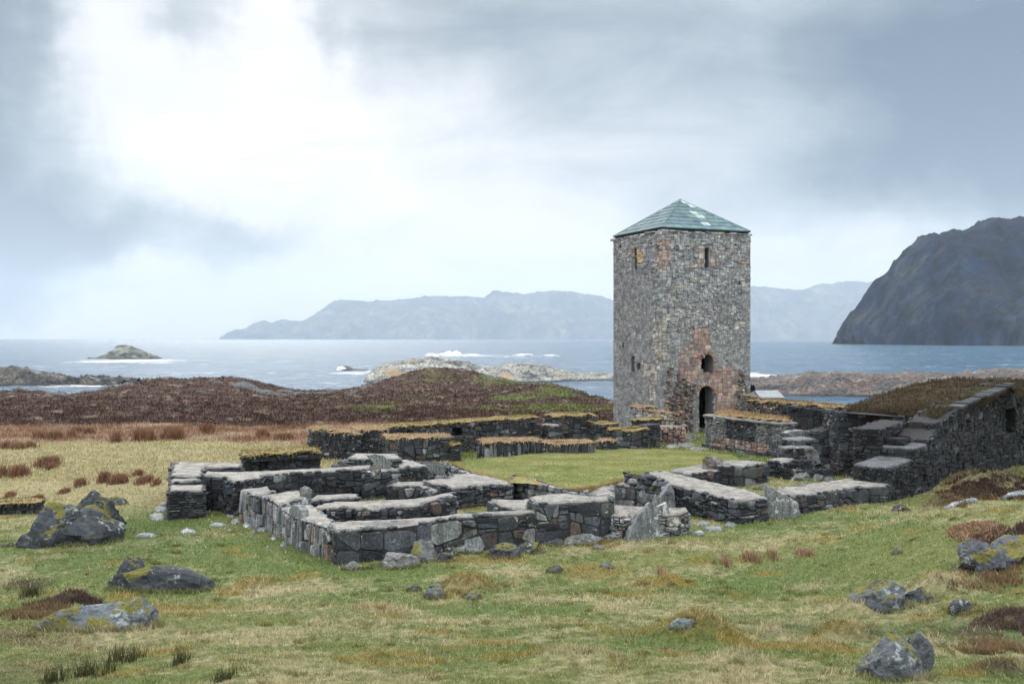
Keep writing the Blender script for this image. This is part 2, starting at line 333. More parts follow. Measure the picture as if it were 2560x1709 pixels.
M['shore_dark'] = rock_mat('shore_rock_dark', [(.34, (.018, .021, .027)), (.47, (.045, .05, .058)), (.56, (.11, .105, .09)), (.68, (.22, .23, .24))])
M['shore_red'] = rock_mat('shore_rock_heath', [(.34, (.03, .034, .04)), (.45, (.085, .085, .09)), (.54, (.11, .078, .062)), (.64, (.20, .20, .20)), (.72, (.30, .31, .31))])
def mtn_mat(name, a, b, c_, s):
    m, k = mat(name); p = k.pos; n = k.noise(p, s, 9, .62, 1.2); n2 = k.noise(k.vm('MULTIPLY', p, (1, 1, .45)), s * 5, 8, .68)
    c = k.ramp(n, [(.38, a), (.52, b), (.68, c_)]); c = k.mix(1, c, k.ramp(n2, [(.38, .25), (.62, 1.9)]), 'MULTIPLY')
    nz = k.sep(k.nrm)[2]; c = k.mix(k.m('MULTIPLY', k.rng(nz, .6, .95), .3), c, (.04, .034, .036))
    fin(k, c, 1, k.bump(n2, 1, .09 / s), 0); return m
M['mtn'] = mtn_mat('mountain_near', (.002, .007, .022), (.006, .014, .036), (.034, .040, .050), .0055)  # blue of the distance haze put into the rock colours
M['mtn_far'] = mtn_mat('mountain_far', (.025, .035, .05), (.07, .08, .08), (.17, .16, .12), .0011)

# water
m, k = mat('sea_water'); p = k.pos; a = attr(k); fo = k.sep(a)[0]
p2 = k.vm('MULTIPLY', p, (.7, 1, 1)); n1 = k.noise(p2, .20, 7, .72, .3); n2 = k.noise(p2, .05, 6, .68); n3 = k.noise(p2, .012, 4, .6)
hgt = k.m('ADD', k.m('MULTIPLY', n1, .9), k.m('MULTIPLY', n2, 2.0))
nf = k.noise(k.vm('MULTIPLY', p, (.5, 1, 1)), .22, 7, .72); 
foam = k.rng(k.m('ADD', fo, k.m('MULTIPLY', k.m('SUBTRACT', nf, .5), 2.4)), .55, .75)
wc = k.noise(k.vm('MULTIPLY', p, (.35, 1, 1)), .16, 6, .72); wcm = k.rng(k.m('ADD', wc, k.m('MULTIPLY', n3, .30)), .79, .83); foam = k.m('MAXIMUM', foam, k.m('MULTIPLY', wcm, .8))
c = k.ramp(n2, [(.3, (.012, .040, .085)), (.5, (.030, .085, .155)), (.7, (.08, .17, .25))]); c = k.mix(k.rng(n3, .4, .65, 0, .6), c, (.04, .085, .125)); c = k.mix(1, c, k.ramp(n1, [(.36, .35), (.64, 1.9)]), 'MULTIPLY')  # light and dark of the waves painted into the water colour
c = k.mix(foam, c, (.80, .84, .86))
fin(k, c, k.m('ADD', .22, k.m('MULTIPLY', foam, .6)), k.bump(hgt, .9, 2.2), .22); k.b.inputs['IOR'].default_value = 1.33; M['sea'] = m

# ------------------------------------------------------------ ground sheet
az_ = np.radians(np.linspace(-62, 62, 900)); az_ = np.sort(np.concatenate([az_[::1]]))
rr = np.concatenate([np.linspace(-6, 5.8, 25), np.geomspace(6, 60, 620), np.geomspace(60.2, 262, 520)])
rad = rr[:, None]; T = np.tan(az_)[None, :] * np.where(rad > 6, 1, 1)
Yg = rad + 0 * T; Xg = np.tan(az_)[None, :] * np.maximum(rad, 6) * (1 + 0 * rad)
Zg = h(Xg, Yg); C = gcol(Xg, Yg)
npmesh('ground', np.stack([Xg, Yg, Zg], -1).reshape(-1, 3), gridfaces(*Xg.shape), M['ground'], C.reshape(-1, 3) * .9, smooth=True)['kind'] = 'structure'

# ------------------------------------------------------------ islands, headlands, mountains
def prof(px, pts): pts = np.array(pts, float); return np.interp(px, pts[:, 0], pts[:, 1])
def landmass(name, pts, D, depth, mt, label=None, cat=None, rough=.35, ns=8, back=.6, n=(90, 500), seed=1, dfun=None, strat=0):
    """a real heightfield: crest height from the skyline pts (px,py) at distance D, sloping to the water in front and behind"""
    pts = np.array(pts, float); a = np.linspace(pts[0, 0], pts[-1, 0], n[1]); t = np.linspace(-1, 1, n[0])[:, None]
    Dc = D * np.ones_like(a) if dfun is None else np.interp(a, dfun[0], dfun[1])
    crest = EYE - (prof(a, pts) - CY) / F * Dc - SEA
    yy = Dc[None, :] + t * depth * (.35 + .65 * np.sqrt(np.clip(crest / crest.max(), 0.02, 1)))[None, :] * np.where(t > 0, back * 1.6, 1)
    xx = ((a - CX) / F * Dc)[None, :] + 0 * t
    q = np.clip(1 - abs(t), 0, 1) ** .62
    zz = crest[None, :] * q
    nn = ridge(xx / ns, yy / ns + strat * xx / ns, seed) - .62
    zz = zz + nn * rough * crest.max() * np.clip(q * 3, 0, 1) * (1 - .9 * np.exp(-(t / .12) ** 2)) + (ridge(xx / ns * 5, yy / ns * 5, seed + 9) - .6) * rough * .25 * crest.max() * np.clip(q * 4, 0, 1)
    zz = np.where(abs(t) > .985, -1.5, zz) + SEA - .25
    o = npmesh(name, np.stack([xx, yy, zz], -1).reshape(-1, 3), gridfaces(*xx.shape), mt)
    if label: tag(o, label, cat)
    else: o['kind'] = 'structure'
    return o
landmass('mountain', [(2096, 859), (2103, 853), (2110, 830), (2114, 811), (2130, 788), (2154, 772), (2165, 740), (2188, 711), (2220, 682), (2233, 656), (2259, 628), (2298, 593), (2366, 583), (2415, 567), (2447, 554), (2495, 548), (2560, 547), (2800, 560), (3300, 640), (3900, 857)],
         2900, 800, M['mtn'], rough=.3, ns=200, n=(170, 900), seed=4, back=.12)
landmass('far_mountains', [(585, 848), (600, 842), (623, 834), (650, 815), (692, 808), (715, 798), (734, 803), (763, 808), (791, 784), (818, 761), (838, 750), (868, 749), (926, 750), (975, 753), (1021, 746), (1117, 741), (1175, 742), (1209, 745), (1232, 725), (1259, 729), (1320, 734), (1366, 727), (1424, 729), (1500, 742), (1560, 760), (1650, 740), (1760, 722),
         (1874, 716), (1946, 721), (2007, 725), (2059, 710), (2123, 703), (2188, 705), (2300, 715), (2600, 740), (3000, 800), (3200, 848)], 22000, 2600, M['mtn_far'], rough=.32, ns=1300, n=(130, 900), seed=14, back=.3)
landmass('rocky_islet', [(222, 897), (243, 893), (252, 887), (262, 885), (275, 876), (285, 875), (289, 864), (300, 861), (322, 862), (340, 868), (362, 878), (385, 885), (398, 894), (410, 899)], 800, 12, M['shore'],
         'grey rocky islet ringed by white surf far out at sea on the left', 'islet', rough=.38, ns=9, n=(70, 300), seed=3)
landmass('rocky_islet', [(838, 927), (850, 920), (862, 912), (872, 913), (884, 920), (905, 921), (918, 922), (932, 928)], 505, 7, M['shore_dark'],
         'small dark skerry splashed by a wave left of the pale rocky peninsula', 'islet', rough=.2, ns=3, n=(40, 160), seed=6)
landmass('peninsula', [(932, 938), (936, 925), (942, 917), (955, 911), (980, 905), (1010, 898), (1060, 893), (1080, 889), (1100, 893), (1140, 896), (1172, 902), (1190, 911), (1215, 915), (1255, 914), (1268, 906), (1300, 905), (1340, 911), (1360, 913), (1395, 922), (1430, 933), (1480, 936), (1560, 938), (1640, 941), (1700, 946)], 400, 42, M['shore_warm'], rough=.42, ns=7, n=(110, 700), seed=8)
landmass('left_headland', [(-420, 880), (-200, 900), (-60, 915), (0, 917), (40, 919), (62, 922), (85, 932), (115, 934), (150, 940), (200, 944), (260, 946), (300, 948), (325, 954)], 355, 24, M['shore_dark'], rough=.5, ns=6, n=(110, 600), seed=18, strat=.6)
landmass('right_headland', [(1872, 962), (1895, 952), (1925, 950), (1960, 946), (2010, 938), (2075, 931), (2130, 931), (2190, 934), (2260, 936), (2330, 931), (2400, 934), (2440, 933), (2500, 926), (2560, 922), (2700, 915), (3000, 900), (3500, 930)], 300, 30, M['shore_red'], rough=.42, ns=7, n=(110, 800), seed=28, back=1.5)
landmass('rocky_islet', [(1855, 962), (1868, 954), (1880, 953), (1895, 957), (1905, 964)], 330, 4, M['shore_dark'], 'low dark rock in the surf just right of the tower', 'islet', rough=.2, ns=3, n=(30, 60), seed=31)

# sea sheet
az_ = np.tan(np.radians(np.linspace(-45, 45, 900))); rr = np.geomspace(120, 26400, 540)
Yg = rr[:, None] + 0 * az_[None, :]; Xg = rr[:, None] * az_[None, :]
pxg = CX + F * Xg / Yg; pyg = CY + F * (EYE - SEA) / Yg
foam = np.zeros_like(Xg)
for px, py, wx, wy, am in [(320, 902, 150, 5, .9), (240, 898, 60, 3, .5), (400, 906, 90, 3.5, .6), (1180, 889, 190, 3.5, .62), (1120, 884, 40, 4, .8), (1300, 893, 160, 3, .5), (870, 932, 70, 4, .75), (920, 930, 30, 9, .6), (1490, 937, 90, 6, 1.1),
                           (250, 960, 190, 9, .9), (330, 948, 140, 8, .6), (420, 930, 120, 10, .35), (1900, 938, 70, 12, .9), (1890, 948, 60, 8, .9), (1980, 905, 120, 3, .38), (2130, 852.6, 300, .8, .6), (2400, 855, 200, .8, .5), (840, 960, 120, 16, .45), (560, 955, 200, 40, .28), (760, 940, 200, 45, .3), (1000, 960, 200, 40, .3), (1050, 905, 200, 6, .3), (2100, 895, 250, 4, .3), (2230, 850.8, 40, .7, .8)]:
    d0 = F * (EYE - SEA) / (py - CY); x0 = (px - CX) / F * d0; sx = wx / F * d0; sy = wy / (py - CY) * d0
    foam = np.maximum(foam, am * np.exp(-(((Xg - x0) / sx) ** 2 + ((Yg - d0) / sy) ** 2)))
fc = np.repeat(foam.reshape(-1, 1), 3, 1)
npmesh('sea', np.stack([Xg, Yg, SEA + 0 * Xg], -1).reshape(-1, 3), gridfaces(*Xg.shape), M['sea'], fc, smooth=True)['kind'] = 'structure'
# surf plume breaking on the far reef
def plume(px, py, D, wpx, hpx, seed):
    bm = bmesh.new(); bmesh.ops.create_icosphere(bm, subdivisions=4, radius=1); rx = wpx / F * D / 2; hz = hpx / F * D
    x0 = (px - CX) / F * D
    vs = []
    for v in bm.verts:
        n = noise.fractal(v.co * 2.2 + Vector((seed, 0, 0)), .6, 2, 5)
        q = v.co * (1 + .45 * n); vs.append((x0 + q.x * rx, D + q.y * rx * .5, SEA + max(-.3, q.z) * hz))
    fs = [[v.index for v in f.verts] for f in bm.faces]; bm.free(); return vs, fs
m, k = mat('spray'); fin(k, (.86, .88, .9), 1.0, k.bump(k.noise(k.pos, 1.2, 5), 1, .5), .1); M['spray'] = m
mb = MB()
for a in [(1122, 0, 940, 22, 10, 1), (1112, 0, 930, 34, 5, 2), (1140, 0, 930, 26, 10, 3), (1078, 0, 900, 30, 6, 4), (1180, 0, 935, 50, 3, 5), (1310, 0, 930, 50, 4, 6), (853, 0, 500, 22, 9, 7), (1375, 0, 905, 40, 3, 8)]:
    v_, f_ = plume(*a); mb.add(v_, f_, (.8, .8, .8))
tag(mb.build('sea_spray', M['spray'], smooth=True), kind='stuff')

# ------------------------------------------------------------ haze
mb = MB(); zb, zt, xr, y0, y1 = -14.5, 1500., 21000., -300., 26500.
vs = [(sx * xr, yy, zz) for zz in (zb, zt) for yy in (y0, y1) for sx in (-1, 1)]
me = bpy.data.meshes.new('haze'); me.from_pydata(vs, [], [(0, 2, 3, 1), (4, 5, 7, 6), (0, 1, 5, 4), (2, 6, 7, 3), (0, 4, 6, 2), (1, 3, 7, 5)])
m = bpy.data.materials.new('sea_haze'); m.use_nodes = True; k = NT(m.node_tree); k.n.clear()
pv = k.new('ShaderNodeVolumePrincipled'); pv.inputs['Color'].default_value = (.74, .865, .99, 1); pv.inputs['Density'].default_value = 4.6e-5; pv.inputs['Anisotropy'].default_value = .1
k.l.new(pv.outputs[0], k.new('ShaderNodeOutputMaterial').inputs['Volume'])
me.materials.append(m); o = bpy.data.objects.new('haze', me); col.objects.link(o); o['kind'] = 'stuff'
# ------------------------------------------------------------ masonry
E1 = Vector((.92, .39, 0)).normalized(); E2 = Vector((-.39, .92, 0)).normalized()
PAL = {
 'ruin': [((.028, .034, .043), 5), ((.048, .055, .066), 5), ((.078, .087, .097), 3), ((.080, .060, .052), 1.8), ((.055, .063, .060), 2), ((.17, .18, .185), 1.5), ((.014, .018, .023), 2.5)],
 'dark': [((.015, .019, .025), 5), ((.028, .032, .040), 5), ((.052, .056, .060), 2), ((.044, .033, .030), 1.4), ((.022, .030, .040), 3), ((.10, .11, .115), .8)],
 'black': [((.007, .010, .014), 5), ((.014, .017, .022), 5), ((.028, .032, .037), 2), ((.022, .016, .015), 1.5), ((.05, .055, .06), .8)],  # building stone near black: vignette and backlit shade put into the colours
 'light': [((.15, .165, .18), 5), ((.22, .235, .245), 4), ((.10, .11, .12), 3), ((.16, .12, .10), 1.5), ((.30, .31, .31), 1)],
 'tower': [((.20, .225, .255), 6), ((.27, .295, .315), 6), ((.38, .39, .385), 4), ((.15, .165, .185), 3.0), ((.27, .20, .175), 1.6), ((.37, .36, .32), 1.6), ((.28, .27, .235), 2.5), ((.09, .10, .115), .8)],
 'towerf': [((.19, .21, .23), 6), ((.27, .29, .30), 5), ((.37, .38, .37), 3), ((.15, .16, .175), 3.5), ((.25, .20, .17), 1), ((.37, .36, .32), 1.2), ((.08, .09, .10), .8), ((.27, .26, .23), 2)],
 'pink': [((.30, .20, .165), 5), ((.26, .165, .145), 3), ((.33, .25, .20), 3), ((.22, .20, .19), 2), ((.17, .115, .10), 2)],
 'tan': [((.37, .345, .28), 5), ((.42, .41, .36), 4), ((.33, .26, .20), 2), ((.27, .27, .26), 2)],
 'scar': [((.20, .145, .12), 4), ((.27, .20, .165), 3), ((.10, .085, .08), 4), ((.16, .16, .165), 3), ((.30, .27, .23), 1.5), ((.04, .036, .038), 2.5)],
 'ochre': [((.42, .30, .16), 3), ((.36, .22, .13), 2)],
}
def pick(pal, r):
    L = PAL[pal]; t = r.random() * sum(w_ for _, w_ in L)
    for c, w_ in L:
        t -= w_
        if t <= 0: break
    f = r.uniform(.75, 1.3); return tuple(q * f * r.uniform(.94, 1.06) for q in c)
def cut(poly, px, py, nx, ny):
    A = []; B = []; n = len(poly)
    for i in range(n):
        a = poly[i]; b = poly[(i + 1) % n]; da = (a[0] - px) * nx + (a[1] - py) * ny; db = (b[0] - px) * nx + (b[1] - py) * ny
        (A if da >= 0 else B).append(a)
        if da * db < 0:
            t = da / (da - db); q = (a[0] + (b[0] - a[0]) * t, a[1] + (b[1] - a[1]) * t); A.append(q); B.append(q)
    return A, B
def area(p): return .5 * abs(sum(p[i][0] * p[(i + 1) % len(p)][1] - p[(i + 1) % len(p)][0] * p[i][1] for i in range(len(p))))
STY = {  # target area range, aspect wanted (w/h), angle jitter, layered share, layer thickness
 'slab': (.012, .24, 1.5, .42, .3, .045), 'big': (.05, .5, 1.3, .5, .2, .055), 'layer': (.012, .03, 5.5, .04, 0, .05), 'rubble': (.008, .035, 1.5, .35, 0, .05),
 'upright': (.03, .20, .30, .16, 0, .05), 'course': (.02, .06, 2.2, .12, .1, .05), 'towerc': (.018, .05, 2.6, .10, .05, .05), 'towerf': (.0055, .014, 3.0, .10, 0, .04), 'block': (.05, .12, 1.6, .05, 0, .05)}
def cells(W, Hh, style, r, x0=0., y0=0.):
    lo, hi, asp, ang, lay, lt = STY[style]; out = []
    st = [([(x0, y0), (x0 + W, y0), (x0 + W, y0 + Hh), (x0, y0 + Hh)], None)]
    while st:
        p, tg = st.pop()
        if len(p) < 3: continue
        if tg is None: tg = math.exp(r.uniform(math.log(lo), math.log(hi))) if area(p) < hi * 4 else None
        xs = [q[0] for q in p]; ys = [q[1] for q in p]; w_ = max(xs) - min(xs); h_ = max(ys) - min(ys); ar = area(p)
        if tg is not None and ar <= tg * 1.5:
            if r.random() < lay and h_ > .12:
                n = max(2, int(h_ / lt)); y = min(ys); rest = p
                for i in range(1, n):
                    yy = min(ys) + h_ * (i + r.uniform(-.25, .25)) / n; a, b = cut(rest, min(xs), yy, r.uniform(-.06, .06), 1)
                    if len(b) > 2: out.append(b)
                    rest = a
                if len(rest) > 2: out.append(rest)
            else: out.append(p)
            continue
        t = r.uniform(.36, .64); an = r.gauss(0, ang * .5)
        if w_ / max(h_, 1e-6) > asp: a, b = cut(p, min(xs) + w_ * t, min(ys) + h_ * .5, math.cos(an), math.sin(an))
        else: a, b = cut(p, min(xs) + w_ * .5, min(ys) + h_ * t, math.sin(an), math.cos(an))
        if len(a) < 3 or len(b) < 3 or area(a) < 1e-5 or area(b) < 1e-5: out.append(p); continue
        st.append((a, tg if tg and r.random() < .5 else None)); st.append((b, tg if tg and r.random() < .5 else None))
    return out
def shrink(p, g):
    """inset a convex polygon by g, with the corners cut a little"""
    cx = sum(q[0] for q in p) / len(p); cy = sum(q[1] for q in p) / len(p); out = []
    for q in p:
        dx, dy = q[0] - cx, q[1] - cy; L = math.hypot(dx, dy) or 1; f = max(.25, 1 - g * 1.25 / L); out.append((cx + dx * f, cy + dy * f))
    return out
def chamfer(p, r, a=.16):
    o = []; n = len(p)
    for i in range(n):
        q = p[i]; l = p[i - 1]; m_ = p[(i + 1) % n]; t1 = a * r.uniform(.5, 1.5); t2 = a * r.uniform(.5, 1.5)
        o.append((q[0] + (l[0] - q[0]) * t1, q[1] + (l[1] - q[1]) * t1)); o.append((q[0] + (m_[0] - q[0]) * t2, q[1] + (m_[1] - q[1]) * t2))
    return o
def stone(mb, p, fmap, r, c, out=.05, gap=.012, bev=.014, tilt=.02):
    """fmap(s,t,n)->world. one stone block standing proud of the wall core"""
    if area(p) < 3e-4: return
    big = area(p) > .004
    q = chamfer(p, r) if big else p
    sc_ = min(1, math.sqrt(area(p)) / .12); g = gap * sc_; b = bev * sc_
    r0 = shrink(q, g * .7); r1 = shrink(q, g); r2 = shrink(q, g + b); pr = out * r.uniform(.2, 1.3) * (1.9 if r.random() < .1 else 1)
    cx = sum(a[0] for a in q) / len(q); cy = sum(a[1] for a in q) / len(q); tx = r.uniform(-tilt, tilt) * 3; ty = r.uniform(-tilt, tilt) * 3
    n = len(q); L = []
    for a in r0: L.append(fmap(a[0], a[1], -.05))
    for a in r1: L.append(fmap(a[0], a[1], pr * .6 + (a[0] - cx) * tx + (a[1] - cy) * ty))
    for a in r2: L.append(fmap(a[0], a[1], pr + (a[0] - cx) * tx + (a[1] - cy) * ty))
    if big: L.append(fmap(cx, cy, pr + r.uniform(0, .012)))
    F_ = [(i, (i + 1) % n, n + (i + 1) % n, n + i) for i in range(n)] + [(n + i, n + (i + 1) % n, 2 * n + (i + 1) % n, 2 * n + i) for i in range(n)]
    F_ += [(2 * n + i, 2 * n + (i + 1) % n, 3 * n) for i in range(n)] if big else [tuple(range(2 * n, 3 * n))]
    mb.add(L, F_, c)
def face(mb, a, b, za, zb, z0, style, pal, r, out=.05, corner=0., rag=True):
    """masonry on the vertical face a->b (world xy), tops za,zb, base z0; outward normal to the right of a->b"""
    d_ = Vector((b[0] - a[0], b[1] - a[1], 0)); L = d_.length
    if L < .05: return
    d_ /= L; nn = Vector((d_.y, -d_.x, 0)); Hm = max(za, zb) - z0
    if Hm < .03: return
    def fm(s, t, n):
        zt = za + (zb - za) * s / L; z = z0 + t / Hm * (zt - z0)
        return (a[0] + d_.x * s + nn.x * n, a[1] + d_.y * s + nn.y * n, z)
    segs = [(0, L, style)]
    if corner and L > 1.6: segs = [(0, corner, 'layer'), (corner, L, style)]
    for s0, s1, stl in segs:
        for p in cells(s1 - s0, Hm, stl, r, s0, 0):
            if rag:
                up_ = r.uniform(-.05, .07); sd = r.uniform(-.05, .06); sd2 = r.uniform(-.05, .06)
                p = [(x_ - sd if x_ < 1e-3 else (x_ + sd2 if x_ > L - 1e-3 else x_), y_ + up_ if y_ > Hm - 1e-3 else y_) for x_, y_ in p]
            if rag and r.random() < .025 and area(p) < .05: continue
            stone(mb, p, fm, r, pick('dark' if (stl == 'layer' and stl != style) else pal, r), out, .018, .018, .03)
def capmesh(mb, poly, zs, t, r, over=.05, c=(.3, .3, .3), jag=.03):
    """slab or mortar cap over polygon (ccw xy list) with top heights zs"""
    n = len(poly); E = []; cx = sum(p[0] for p in poly) / n; cy = sum(p[1] for p in poly) / n
    for i in range(n):
        a, b = poly[i], poly[(i + 1) % n]; L = math.hypot(b[0] - a[0], b[1] - a[1]); m_ = max(1, int(L / .22))
        dx, dy = (b[0] - a[0]) / max(L, 1e-6), (b[1] - a[1]) / max(L, 1e-6); nx, ny = dy, -dx
        for j in range(m_):
            u = j / m_; o_ = over + r.uniform(-jag, jag) * (1 if j else .4); uu = u + (r.uniform(-.2, .2) / m_ if j else 0)
            E.append((a[0] + (b[0] - a[0]) * uu + nx * o_, a[1] + (b[1] - a[1]) * uu + ny * o_, zs[i] + (zs[(i + 1) % n] - zs[i]) * uu + r.uniform(-.008, .008) + .035 * noise.noise(Vector((a[0] + (b[0] - a[0]) * uu, a[1] + (b[1] - a[1]) * uu, 0)) * 1.3)))
    k_ = len(E); inn = []
    for i in range(k_):
        a, b, c_ = E[i - 1], E[i], E[(i + 1) % k_]; tx, ty = c_[0] - a[0], c_[1] - a[1]; L = math.hypot(tx, ty) or 1; inn.append((b[0] - ty / L * .06, b[1] + tx / L * .06, b[2] + .028))
    V_ = [(e[0], e[1], e[2] - t) for e in E] + [(e[0], e[1], e[2] - .02) for e in E] + inn
    F_ = [(i, (i + 1) % k_, k_ + (i + 1) % k_, k_ + i) for i in range(k_)] + [(k_ + i, k_ + (i + 1) % k_, 2 * k_ + (i + 1) % k_, 2 * k_ + i) for i in range(k_)]
    tr = tessellate_polygon([[Vector((q[0], q[1], 0)) for q in inn]])
    tr = [q if ((inn[q[1]][0] - inn[q[0]][0]) * (inn[q[2]][1] - inn[q[0]][1]) - (inn[q[1]][1] - inn[q[0]][1]) * (inn[q[2]][0] - inn[q[0]][0])) > 0 else q[::-1] for q in tr]
    F_ += [tuple(2 * k_ + i for i in q) for q in tr]
    mb.add(V_, F_, c)
def blades(mb, pts, r, hh=.1, c0=(.34, .25, .13), c1=(.20, .19, .06), wd=.012, lean=.5):
    for x, y, z in pts:
        a = r.uniform(0, 6.28); l = r.uniform(.4, 1.2) * hh; b = r.uniform(0, 6.28); lx = math.cos(b) * l * lean * r.random(); ly = math.sin(b) * l * lean * r.random()
        t = r.random() ** 1.5; f = r.uniform(.6, 1.25); c = tuple((c0[i] * (1 - t) + c1[i] * t) * f for i in range(3))
        mb.add([(x - math.cos(a) * wd, y - math.sin(a) * wd, z), (x + math.cos(a) * wd, y + math.sin(a) * wd, z), (x + lx, y + ly, z + l)], [(0, 1, 2)], c)
def inpoly(x, y, P_):
    c = False; j = len(P_) - 1
    for i in range(len(P_)):
        if (P_[i][1] > y) != (P_[j][1] > y) and x < (P_[j][0] - P_[i][0]) * (y - P_[i][1]) / (P_[j][1] - P_[i][1]) + P_[i][0]: c = not c
        j = i
    return c
def turf(parent, poly, zs, r, t=.14, hh=.12, dens=260, c0=(.48, .36, .24), c1=(.30, .24, .12), name='turf'):
    """a mat of turf lying on a wall head: lumpy pad plus grass blades"""
    xs = [p[0] for p in poly]; ys = [p[1] for p in poly]; n = len(poly)
    mb = MB(); E = []
    for i in range(n):
        a, b = poly[i], poly[(i + 1) % n]; L = math.hypot(b[0] - a[0], b[1] - a[1]); m_ = max(1, int(L / .16))
        for j in range(m_):
            u = j / m_; E.append((a[0] + (b[0] - a[0]) * u, a[1] + (b[1] - a[1]) * u, zs[i] + (zs[(i + 1) % n] - zs[i]) * u))
    k_ = len(E); rings = []
    for o_, z_ in ((.0, -.05), (.09, .01), (.07, t * .55), (-.05, t * .95)):
        rg = []
        for i in range(k_):
            a, b, c_ = E[i - 1], E[i], E[(i + 1) % k_]; tx, ty = c_[0] - a[0], c_[1] - a[1]; L = math.hypot(tx, ty) or 1
            oo = o_ + (noise.noise(Vector((b[0] * 3, b[1] * 3, z_ * 9))) * .16); rg.append((b[0] + ty / L * oo, b[1] - tx / L * oo, b[2] + z_ + noise.noise(Vector((b[0] * 1.5, b[1] * 1.5, 5))) * .12))
        rings.append(rg)
    V_ = sum(rings, []); F_ = []
    for q in range(3): F_ += [(q * k_ + i, q * k_ + (i + 1) % k_, (q + 1) * k_ + (i + 1) % k_, (q + 1) * k_ + i) for i in range(k_)]
    tr = tessellate_polygon([[Vector((q[0], q[1], 0)) for q in rings[3]]]); I = rings[3]
    tr = [q if ((I[q[1]][0] - I[q[0]][0]) * (I[q[2]][1] - I[q[0]][1]) - (I[q[1]][1] - I[q[0]][1]) * (I[q[2]][0] - I[q[0]][0])) > 0 else q[::-1] for q in tr]
    F_ += [tuple(3 * k_ + i for i in q) for q in tr]; mb.add(V_, F_, (.2, .15, .07))
    o = mb.build(name, M['turf'], parent)
    # blades as a second material slot of the same turf
    A = abs(sum(poly[i][0] * poly[(i + 1) % n][1] - poly[(i + 1) % n][0] * poly[i][1] for i in range(n))) / 2
    pts = []; zi = sum(zs) / n
    W_ = [1e-9]; N_ = int(min(2600, A * dens)); tries = 0
    while len(pts) < N_ and tries < N_ * 12:
        tries += 1; x = r.uniform(min(xs) - .05, max(xs) + .05); y = r.uniform(min(ys) - .05, max(ys) + .05)
        if inpoly(x, y, poly):
            ws = [1 / ((x - p[0]) ** 2 + (y - p[1]) ** 2 + .05) ** 1.5 for p in poly]; z = sum(a * b for a, b in zip(ws, zs)) / sum(ws); pts.append((x, y, z + t * .75))
    for i in range(k_):
        for _ in range(3): e = rings[r.choice((1, 2, 2, 3))][i]; pts.append((e[0] + r.uniform(-.06, .06), e[1] + r.uniform(-.06, .06), e[2]))
    mb = MB(); blades(mb, pts, r, hh, c0, c1, .016, .9)
    for i in range(k_):
        a, b, c_ = E[i - 1], E[i], E[(i + 1) % k_]; tx, ty = c_[0] - a[0], c_[1] - a[1]; L = math.hypot(tx, ty) or 1
        for _ in range(5):
            e = rings[r.choice((1, 2))][i]; l = r.uniform(.05, .2); x, y, z = e[0] + r.uniform(-.08, .08), e[1] + r.uniform(-.08, .08), e[2]; f = r.uniform(.4, 1.1)
            mb.add([(x - tx / L * .02, y - ty / L * .02, z), (x + tx / L * .02, y + ty / L * .02, z), (x + ty / L * l * .8, y - tx / L * l * .8, z - l * r.uniform(-.2, .9))], [(0, 1, 2)], tuple(q_ * f for q_ in c0))
    b_ = mb.build('grass', M['blade'], parent=None)
    # join blades below the turf as its child
    b_.location = Vector(b_.location) - o.matrix_basis.translation - Vector(parent.location); b_.parent = o
    return o
def orient(P_):
    A = sum(P_[i][0] * P_[(i + 1) % len(P_)][1] - P_[(i + 1) % len(P_)][0] * P_[i][1] for i in range(len(P_)))
    return P_ if A > 0 else P_[::-1]
def ft(pts, th, dr=None):
    """front edge points (px,py,z) plus thickness away from the viewer"""
    w_ = [P(*p) for p in pts]; dr = dr or E2
    return [(q.x, q.y, q.z) for q in w_] + [(q.x + dr.x * th, q.y + dr.y * th, q.z) for q in reversed(w_)]
